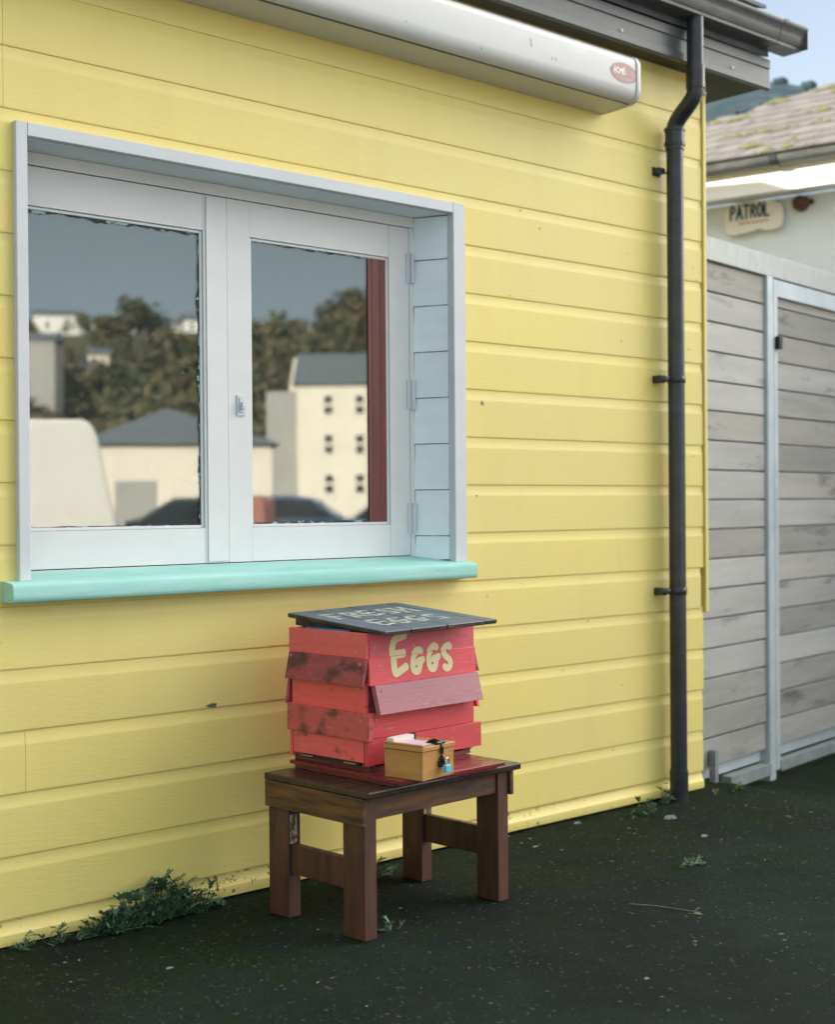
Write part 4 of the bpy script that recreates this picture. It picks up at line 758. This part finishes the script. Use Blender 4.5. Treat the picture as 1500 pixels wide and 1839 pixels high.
rf = MB(); N_ = 12
rf.add([Rf(XA-0.2, 0, -0.02), Rf(HIPB(0), 0, -0.02), Rf(HIPB(2.3), 2.3, -0.02), Rf(XA-0.2, 2.3, -0.02)], [(0, 1, 2, 3)]); rf.add([Rf(XA-0.2, 0, -0.05), Rf(HIPB(0), 0, -0.05), Rf(HIPB(2.3), 2.3, -0.05), Rf(XA-0.2, 2.3, -0.05)], [(3, 2, 1, 0)]); rf.obj('roof', 'tile', wb)
tm = MB(); tm.hexa([(-0.082, 0.03, 0), (0.082, 0.03, 0), (0.082, -0.30, -0.012), (-0.082, -0.30, -0.012), (-0.082, 0.03, 0.014), (0.082, 0.03, 0.014), (0.082, -0.30, 0.002), (-0.082, -0.30, 0.002)]); tmesh = tm.mesh('tile', 0.002); tmesh.materials.append(M['tile'])
moss = MB(); rm = random.Random(8)
for r_ in range(10):
    u0 = r_*0.235+0.0; s0_ = -2.1+(0.085 if r_ % 2 else 0)
    while s0_ < HIPB(u0+0.12)-0.06 and s0_ < XB:
        t = bpy.data.objects.new('tile', tmesh); COL.objects.link(t); t.parent = wb; p = Rf(s0_, u0, 0.0); t.location = p
        t.rotation_euler = (-pit+rm.uniform(-0.012, 0.012), rm.uniform(-0.012, 0.012), rm.uniform(-0.01, 0.01))
        if rm.random() < 0.50 and mn.noise(Vector((s0_*1.1, u0*1.5, 2))) > -0.15:
            for _ in range(rm.randint(1, 5)):
                q = Vector(Rf(s0_+rm.uniform(-0.08, 0.08), u0-0.02+rm.uniform(0, 0.06), 0.016)); rr = rm.uniform(0.012, 0.038)
                vs = [q+Vector((rr*1.5*math.cos(a), rr*math.sin(a)*0.9, -0.4*rr*math.sin(a))) for a in np.linspace(0, 6.28, 7)[:-1]]+[q+Vector((0, 0, rr*0.6))]
                moss.add(vs, [(i, (i+1) % 6, 6) for i in range(6)])
        s0_ += 0.168
moss.obj('moss', 'moss_y', wb, kind='stuff')
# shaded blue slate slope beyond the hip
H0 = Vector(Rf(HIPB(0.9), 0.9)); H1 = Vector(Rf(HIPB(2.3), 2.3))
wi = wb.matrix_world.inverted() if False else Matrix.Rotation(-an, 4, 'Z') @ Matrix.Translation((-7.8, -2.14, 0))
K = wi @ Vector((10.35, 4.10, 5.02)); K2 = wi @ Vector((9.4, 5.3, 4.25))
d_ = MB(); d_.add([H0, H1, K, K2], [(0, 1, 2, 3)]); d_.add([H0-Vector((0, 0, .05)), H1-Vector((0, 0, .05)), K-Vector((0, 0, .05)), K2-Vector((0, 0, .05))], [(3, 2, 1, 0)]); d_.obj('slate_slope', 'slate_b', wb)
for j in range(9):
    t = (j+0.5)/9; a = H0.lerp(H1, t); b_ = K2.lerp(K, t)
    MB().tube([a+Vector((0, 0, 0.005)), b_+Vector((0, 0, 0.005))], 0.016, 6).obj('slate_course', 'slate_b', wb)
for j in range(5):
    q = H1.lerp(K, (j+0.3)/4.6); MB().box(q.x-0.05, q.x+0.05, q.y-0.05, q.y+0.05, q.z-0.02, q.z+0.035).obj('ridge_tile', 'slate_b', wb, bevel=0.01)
# sign
M['sign_board'] = mat('sign_cream', (0.77, 0.726, 0.667), (0.704, 0.66, 0.621), rough=0.6, scale=(9, 9, 9)); M['navy'] = mat('navy_letters', (0.015, 0.05, 0.13), rough=0.6); M['sign_red'] = mat('faded_red_letters', (0.50, 0.20, 0.16), rough=0.6); M['rust'] = mat('rusty_lamp', (0.12, 0.05, 0.035), (0.08, 0.04, 0.03), rough=0.7)
sg = thing('wall_sign', 'cream shaped sign reading PATROL on the white wall', 'sign', (7.8, 2.14, 0), an)
# seen from outside, text runs from larger x (left in the picture) to smaller x
ol = [(-0.175, 3.150), (-0.30, 3.158), (-0.45, 3.150), (-0.505, 3.135), (-0.545, 3.105), (-0.552, 3.03), (-0.535, 2.965), (-0.47, 2.950), (-0.42, 2.958), (-0.38, 2.972), (-0.34, 2.958), (-0.28, 2.950), (-0.215, 2.945), (-0.165, 2.960), (-0.150, 3.03), (-0.152, 3.12)]
MB().prism(ol, 'y', 0.012, 0.045).obj('sign_board', 'sign_board', sg, bevel=0.004, seg=2)
lettering('lettering', 'navy', [(c_, 0.185+i*0.047, 3.045, 0.040, 0.092, 0.0082) for i, c_ in enumerate('PATROL')], lambda x, z: (-x, 0.0465, z), 0.003, sg, 0.05, 2, lab='navy word PATROL')
lettering('small_lettering', 'sign_red', [('-', 0.25+i*0.03, 3.012, 0.014, 0.01, 0.006) for i in range(7)], lambda x, z: (-x, 0.0465, z), 0.003, sg, 0.3, 2)
br = thing('wall_lamp', 'rusty brown round fitting under the eaves right of the sign', 'lamp', (7.8, 2.14, 0), an)
autosmooth(MB().tube([(-0.66, 0.001, 3.10), (-0.66, 0.05, 3.10), (-0.66, 0.075, 3.095)], [0.05, 0.05, 0.03], 16).obj('lamp_body', 'rust', br), 50)
MB().box(-0.74, -0.66, 0.001, 0.03, 3.09, 3.12).obj('arm', 'rust', br)

# ------------------------------------------------------------------ across the yard (seen in the window glass)
T2 = (0.743, 0.669); YAW = R(42.0)
def wall_house(name, label, base, w, dpt, eave, ridge, mt, rmt, rz=YAW, hip=False, wins=(), cat='house', extra=None):
    """base = front-left corner as seen in the glass; local +y faces the hut, depth runs to -y"""
    t = thing(name, label, cat, base, rz)
    MB().box(0, w, -dpt, 0, 0, eave-base[2]).obj('wall', mt, t)
    e, r_ = eave-base[2], ridge-base[2]; o_ = 0.25; mb = MB()
    if hip: top = [(w*0.43, -dpt*0.4, r_), (w*0.45, -dpt*0.4, r_)]
    else: top = [(-o_, -dpt/2, r_), (w+o_, -dpt/2, r_)]
    b4 = [(-o_, o_, e), (w+o_, o_, e), (w+o_, -dpt-o_, e), (-o_, -dpt-o_, e)]
    mb.add(b4+top, [(0, 1, 5, 4), (2, 3, 4, 5), (1, 2, 5), (3, 0, 4), (3, 2, 1, 0)]); mb.obj('roof', rmt, t)
    for (x, z, ww, hh) in wins:
        f = MB().box(x-ww/2-0.06, x+ww/2+0.06, 0.001, 0.05, z-hh/2-0.06, z+hh/2+0.06).obj('window', mt, t); MB().box(x-ww/2, x+ww/2, 0.051, 0.055, z-hh/2, z+hh/2).obj('pane', 'glass_dark', f)
        MB().box(x-ww/2, x+ww/2, 0.056, 0.07, z-0.08, z+0.08).obj('sash_bar', mt, f)
    return t
sh = wall_house('long_shed', 'long low cream building with grey hipped roof across the yard', (19.74, -32.2, 0), 5.35, 5.0, 2.98, 4.15, 'cream_render', 'grey_slate', rz=R(33), hip=True, cat='shed')
MB().box(0.9, 2.05, 0.001, 0.06, 0.0, 1.95).obj('door', 'grey_render', sh)
xs_ = [1.62, 3.28]; th = wall_house('tall_house', 'tall three-storey cream house with dark roof across the yard', (45.49, -56.11, 0), 4.0, 7, 7.6, 9.6, 'cream_render', 'grey_slate', rz=R(42), wins=[(x, z, 0.42, 0.95) for x in xs_ for z in (6.53, 4.46, 2.35)])
MB().box(-1.75, -0.01, -7, -1.0, 0, 7.35).obj('annex', 'grey_render', th); ch_ = MB(); ch_.hexa([(-0.7, -2.6, 7.3), (-0.02, -2.6, 7.3), (-0.02, -3.4, 7.3), (-0.7, -3.4, 7.3), (-0.42, -2.9, 9.3), (-0.25, -2.9, 9.3), (-0.25, -3.1, 9.3), (-0.42, -3.1, 9.3)]); ch_.obj('chimney', 'cream_render', th)
wall_house('grey_block', 'plain grey building low on the hillside', (55.5, -107.7, 6), 2.7, 3, 15.4, 16.2, 'grey_render', 'grey_slate')
O2 = Vector((0, 3.88, 0)); DD = Vector((0.669, -0.743, 0)); TT = Vector((0.743, 0.669, 0))
def hill_h(t, u):
    k = max(0, min(1, (t-80)/105)); k = k*k*(3-2*k); return 23.4*k+1.6*mn.noise(Vector((t*0.03, u*0.03, 0)))*k-0.5
hm = MB(); tt_ = list(range(78, 330, 6)); uu_ = list(range(-220, 221, 8)); vs = []
for t in tt_:
    for u in uu_:
        p = O2+DD*t+TT*u; vs.append((p.x, p.y, hill_h(t, u)))
nu = len(uu_); hm.add(vs, [(i*nu+j, i*nu+j+1, (i+1)*nu+j+1, (i+1)*nu+j) for i in range(len(tt_)-1) for j in range(nu-1)]); ho = hm.obj('hill', 'hill', smooth=True, kind='structure')
def hill_pt(px, t):      # lateral metres for a bearing given in tangent units
    return O2+DD*t+TT*(px*t)
rh = random.Random(3)
# bearings in tangent units (lateral / depth) as measured in the glass; houses along the skyline
HS = [(-0.270, 178, 5.6, 3.0, 'white_render', 'large white house at the left of the hill skyline'), (-0.236, 186, 1.5, 2.6, 'white_render', 'small white gabled house left of the skyline trees'), (-0.2085, 182, 1.8, 1.9, 'white_render', 'narrow white house among the skyline trees'), (-0.190, 182, 2.2, 2.0, 'white_render', 'second white house among the skyline trees'), (-0.174, 183, 2.0, 1.9, 'white_render', 'third white house among the skyline trees'),
      (-0.164, 180, 3.4, 2.2, 'white_render', 'wide white house left of the window bar on the skyline'), (-0.119, 182, 2.8, 2.2, 'white_render', 'white house right of the window bar on the skyline'), (-0.076, 182, 2.2, 2.0, 'white_render', 'white house near the right skyline trees'), (-0.232, 150, 2.2, 1.8, 'cream_render', 'cream cottage low on the left of the hill'), (-0.238, 138, 1.5, 2.4, 'cream_render', 'cream cottage with lean-to on the left slope')]
# bearings above are relative to the central line of sight of the reflected view
for (b_, t, w, h_, mt, lb) in HS:
    u = b_*t; p = O2+DD*t+TT*(u); z = hill_h(t, u); wall_house('hillside_house', lb, (p.x, p.y, z-0.4), w, 4, z+h_-0.5, z+h_+0.5, mt, 'grey_slate', rz=YAW+rh.uniform(-0.3, 0.3), wins=[(w*0.3, h_*0.55, 0.5, 0.8), (w*0.72, h_*0.55, 0.5, 0.8)])
def crown_mesh(seed, n_=420):
    rnd = random.Random(seed); mb = MB(); cl_ = [(Vector((rnd.gauss(0, 0.36), rnd.gauss(0, 0.36), rnd.uniform(0.35, 1.2))), rnd.uniform(0.22, 0.45)) for _ in range(11)]
    for _ in range(n_):
        c_, r_ = rnd.choice(cl_); d = Vector((rnd.gauss(0, 1), rnd.gauss(0, 1), rnd.gauss(0, 1))).normalized(); p = c_+d*r_*rnd.uniform(0.7, 1.05); a = Vector((rnd.gauss(0, 1), rnd.gauss(0, 1), rnd.gauss(0, 1))).normalized()*0.10; b2 = d.cross(a).normalized()*0.10
        mb.add([p+a, p+b2, p-a, p-b2], [(0, 1, 2, 3)])
    me = mb.mesh('crown'); me.materials.append(M['leaf_green']); return me
crs = [crown_mesh(s_) for s_ in (1, 2, 3, 4)]; trm = MB().tube([(0, 0, -0.1), (0.02, 0, 0.4), (0, 0.02, 0.8)], [0.06, 0.045, 0.02], 6).mesh('trunk'); trm.materials.append(M['bark'])
def tree(p, s_, z, i):
    t = thing('hill_tree', TREE_LABELS[i], 'tree', (p.x, p.y, z), rh.uniform(0, 6.28), 'trees standing out of the hillside wood'); t.scale = (s_, s_, s_*rh.uniform(0.8, 1.1))
    for nm, me_ in (('crown', crs[i % 4]), ('trunk', trm)): o = bpy.data.objects.new(nm, me_); COL.objects.link(o); o.parent = t
wood = MB(); wrnd = random.Random(9)      # the wood on the hill: leaf clumps of several hundred crowns, one mass
def crown_quads(rnd, p, s_):
    cl_ = [(Vector((rnd.gauss(0, 0.36), rnd.gauss(0, 0.36), rnd.uniform(0.35, 1.2))), rnd.uniform(0.25, 0.48)) for _ in range(8)]
    for _ in range(130):
        c_, r_ = rnd.choice(cl_); d = Vector((rnd.gauss(0, 1), rnd.gauss(0, 1), rnd.gauss(0, 1))).normalized(); q = c_+d*r_*rnd.uniform(0.7, 1.05); a = Vector((rnd.gauss(0, 1), rnd.gauss(0, 1), rnd.gauss(0, 1))).normalized()*0.16; b2 = d.cross(a).normalized()*0.16
        wood.add([p+(q+a)*s_, p+(q+b2)*s_, p+(q-a)*s_, p+(q-b2)*s_], [(0, 1, 2, 3)])
for i in range(700):
    t = 84+100*rh.random()**1.25; b_ = rh.uniform(-0.30, 0.0); u = b_*t
    if any(abs(b_-h[0]-0.5*h[2]/h[1]) < 0.6*h[2]/h[1]+0.004 and t < h[1]+1 and t > h[1]-32 for h in HS): continue
    p = O2+DD*t+TT*u; crown_quads(wrnd, Vector((p.x, p.y, hill_h(t, u)-0.4)), (rh.uniform(1.6, 3.2) if t < 168 else rh.uniform(1.0, 1.9)))
wood.obj('hillside_wood', 'leaf_green', None, kind='stuff', label='brown-green wood covering the hillside across the yard', category='wood')
TREE_LABELS = ['tallest round-headed tree on the hill skyline', 'smaller tree left of the tallest skyline tree', 'tree right of the tallest skyline tree', 'dark tree left of the red strip on the skyline', 'lower tree at the left foot of the right skyline trees', 'tallest tree of the right skyline group', 'second tallest tree of the right skyline group', 'dark green tree above the annex of the tall cream house', 'dark green tree left of the tall cream house', 'broad dark tree behind the tall cream house']
for i, (b_, t, s_) in enumerate(((-0.195, 176, 5.5), (-0.202, 172, 3.6), (-0.188, 180, 3.8), (-0.052, 172, 5.4), (-0.060, 178, 4.2), (-0.040, 176, 6.6), (-0.030, 172, 6.0), (-0.106, 84, 3.2), (-0.112, 92, 4.4), (-0.095, 98, 5))): p = O2+DD*t+TT*(b_*t); tree(p, s_*0.66, hill_h(t, b_*t)-0.3, i)
# vehicles parked in the yard
M['van_white'] = mat('van_white', (0.80, 0.77, 0.70), (0.76, 0.73, 0.66), rough=0.35, scale=(1, 1, 1)); M['tyre'] = mat('tyre_rubber', (0.02, 0.02, 0.02), rough=0.8); M['car_black'] = mat('car_dark', (0.015, 0.02, 0.025), rough=0.2, coat=0.6, scale=(1, 1, 1)); M['car_blue'] = mat('car_blue', (0.03, 0.07, 0.14), rough=0.2, coat=0.6, scale=(1, 1, 1)); M['brick_red'] = mat('brick_red_paint', (0.42, 0.16, 0.11), (0.36, 0.14, 0.10), rough=0.6, scale=(1, 1, 1)); M['hub'] = mat('wheel_rim_metal', (0.4, 0.4, 0.4), rough=0.3, metal=0.8)
def vehicle(name, label, cat, loc, rz, prof, wid, body_mt, win, wheels, wr=0.31):
    t = thing(name, label, cat, loc, rz); b = MB(); b.prism(prof, 'y', -wid/2, wid/2); b.obj('body', body_mt, t, bevel=0.05, seg=2)
    for sy in (-1, 1):
        y0 = sy*(wid/2); mb = MB(); mb.prism(win, 'y', y0+0.004*sy, y0+0.012*sy); mb.obj('side_window', 'glass_dark', t)
        for x in wheels:
            w_ = autosmooth(MB().tube([(x, y0-0.10*sy, wr), (x, y0+0.03*sy, wr)], wr, 18).obj('wheel', 'tyre', t)); MB().tube([(x, y0+0.03*sy, wr), (x, y0+0.045*sy, wr)], wr*0.6, 12).obj('rim', 'hub', w_)
    return t
vanp = [(-2.6, 0.28), (2.72, 0.28), (2.74, 0.75), (2.70, 0.92), (2.47, 2.05), (2.40, 2.20), (2.30, 2.25), (-1.5, 2.25), (-1.9, 1.9), (-2.2, 1.25), (-2.65, 1.0)]
va_ = Vector((8.30, -11.52, 0)); vehicle('white_van', 'white panel van parked across the yard', 'van', (va_.x-0.743*2.15+0.669*0.95-0.68, va_.y-0.669*2.15-0.743*0.95+0.515, 0), R(25), vanp, 1.9, 'van_white', [(-1.95, 1.3), (-1.2, 1.3), (-1.2, 1.95), (-1.75, 1.95)], (-1.7, 1.75))
carp = [(-2.1, 0.25), (2.1, 0.25), (2.12, 0.62), (1.95, 0.80), (0.95, 0.93), (0.35, 1.36), (-0.1, 1.42), (-1.1, 1.40), (-1.75, 1.02), (-2.1, 0.95)]
cw = [(-1.3, 0.98), (0.75, 0.94), (0.30, 1.30), (-1.05, 1.33)]
def car(name, lab_, px_, mt, s_=1.0, dz=0.0, flip=0): o = vehicle(name, lab_, 'car', (px_[0], px_[1], dz), R(42)+flip, carp, 1.75, mt, cw, (-1.35, 1.35)); o.scale = (s_, s_, s_); return o
car('black_car', 'dark hatchback parked beside the white van', (9.90, -14.9), 'car_black', 0.90)
car('blue_car', 'blue car parked in front of the tall cream house', (18.6, -20.6), 'car_blue'); car('dark_estate_car', 'dark car parked behind the blue one', (22.5, -22.0), 'car_black', 1.0, 0, math.pi); car('green_car', 'blue-black car parked at the left of the row', (16.6, -20.2), 'car_black', 0.98)
rb = thing('brick_red_container', 'narrow brick red storage box across the yard', 'container', (12.55, -14.45, 0), R(42)); MB().box(0.17, 0.62, -1.2, 0, 0, 1.36).obj('box', 'brick_red', rb, bevel=0.08); MB().box(0.22, 0.57, 0.001, 0.02, 0.2, 1.2).obj('door', 'brick_red', rb)
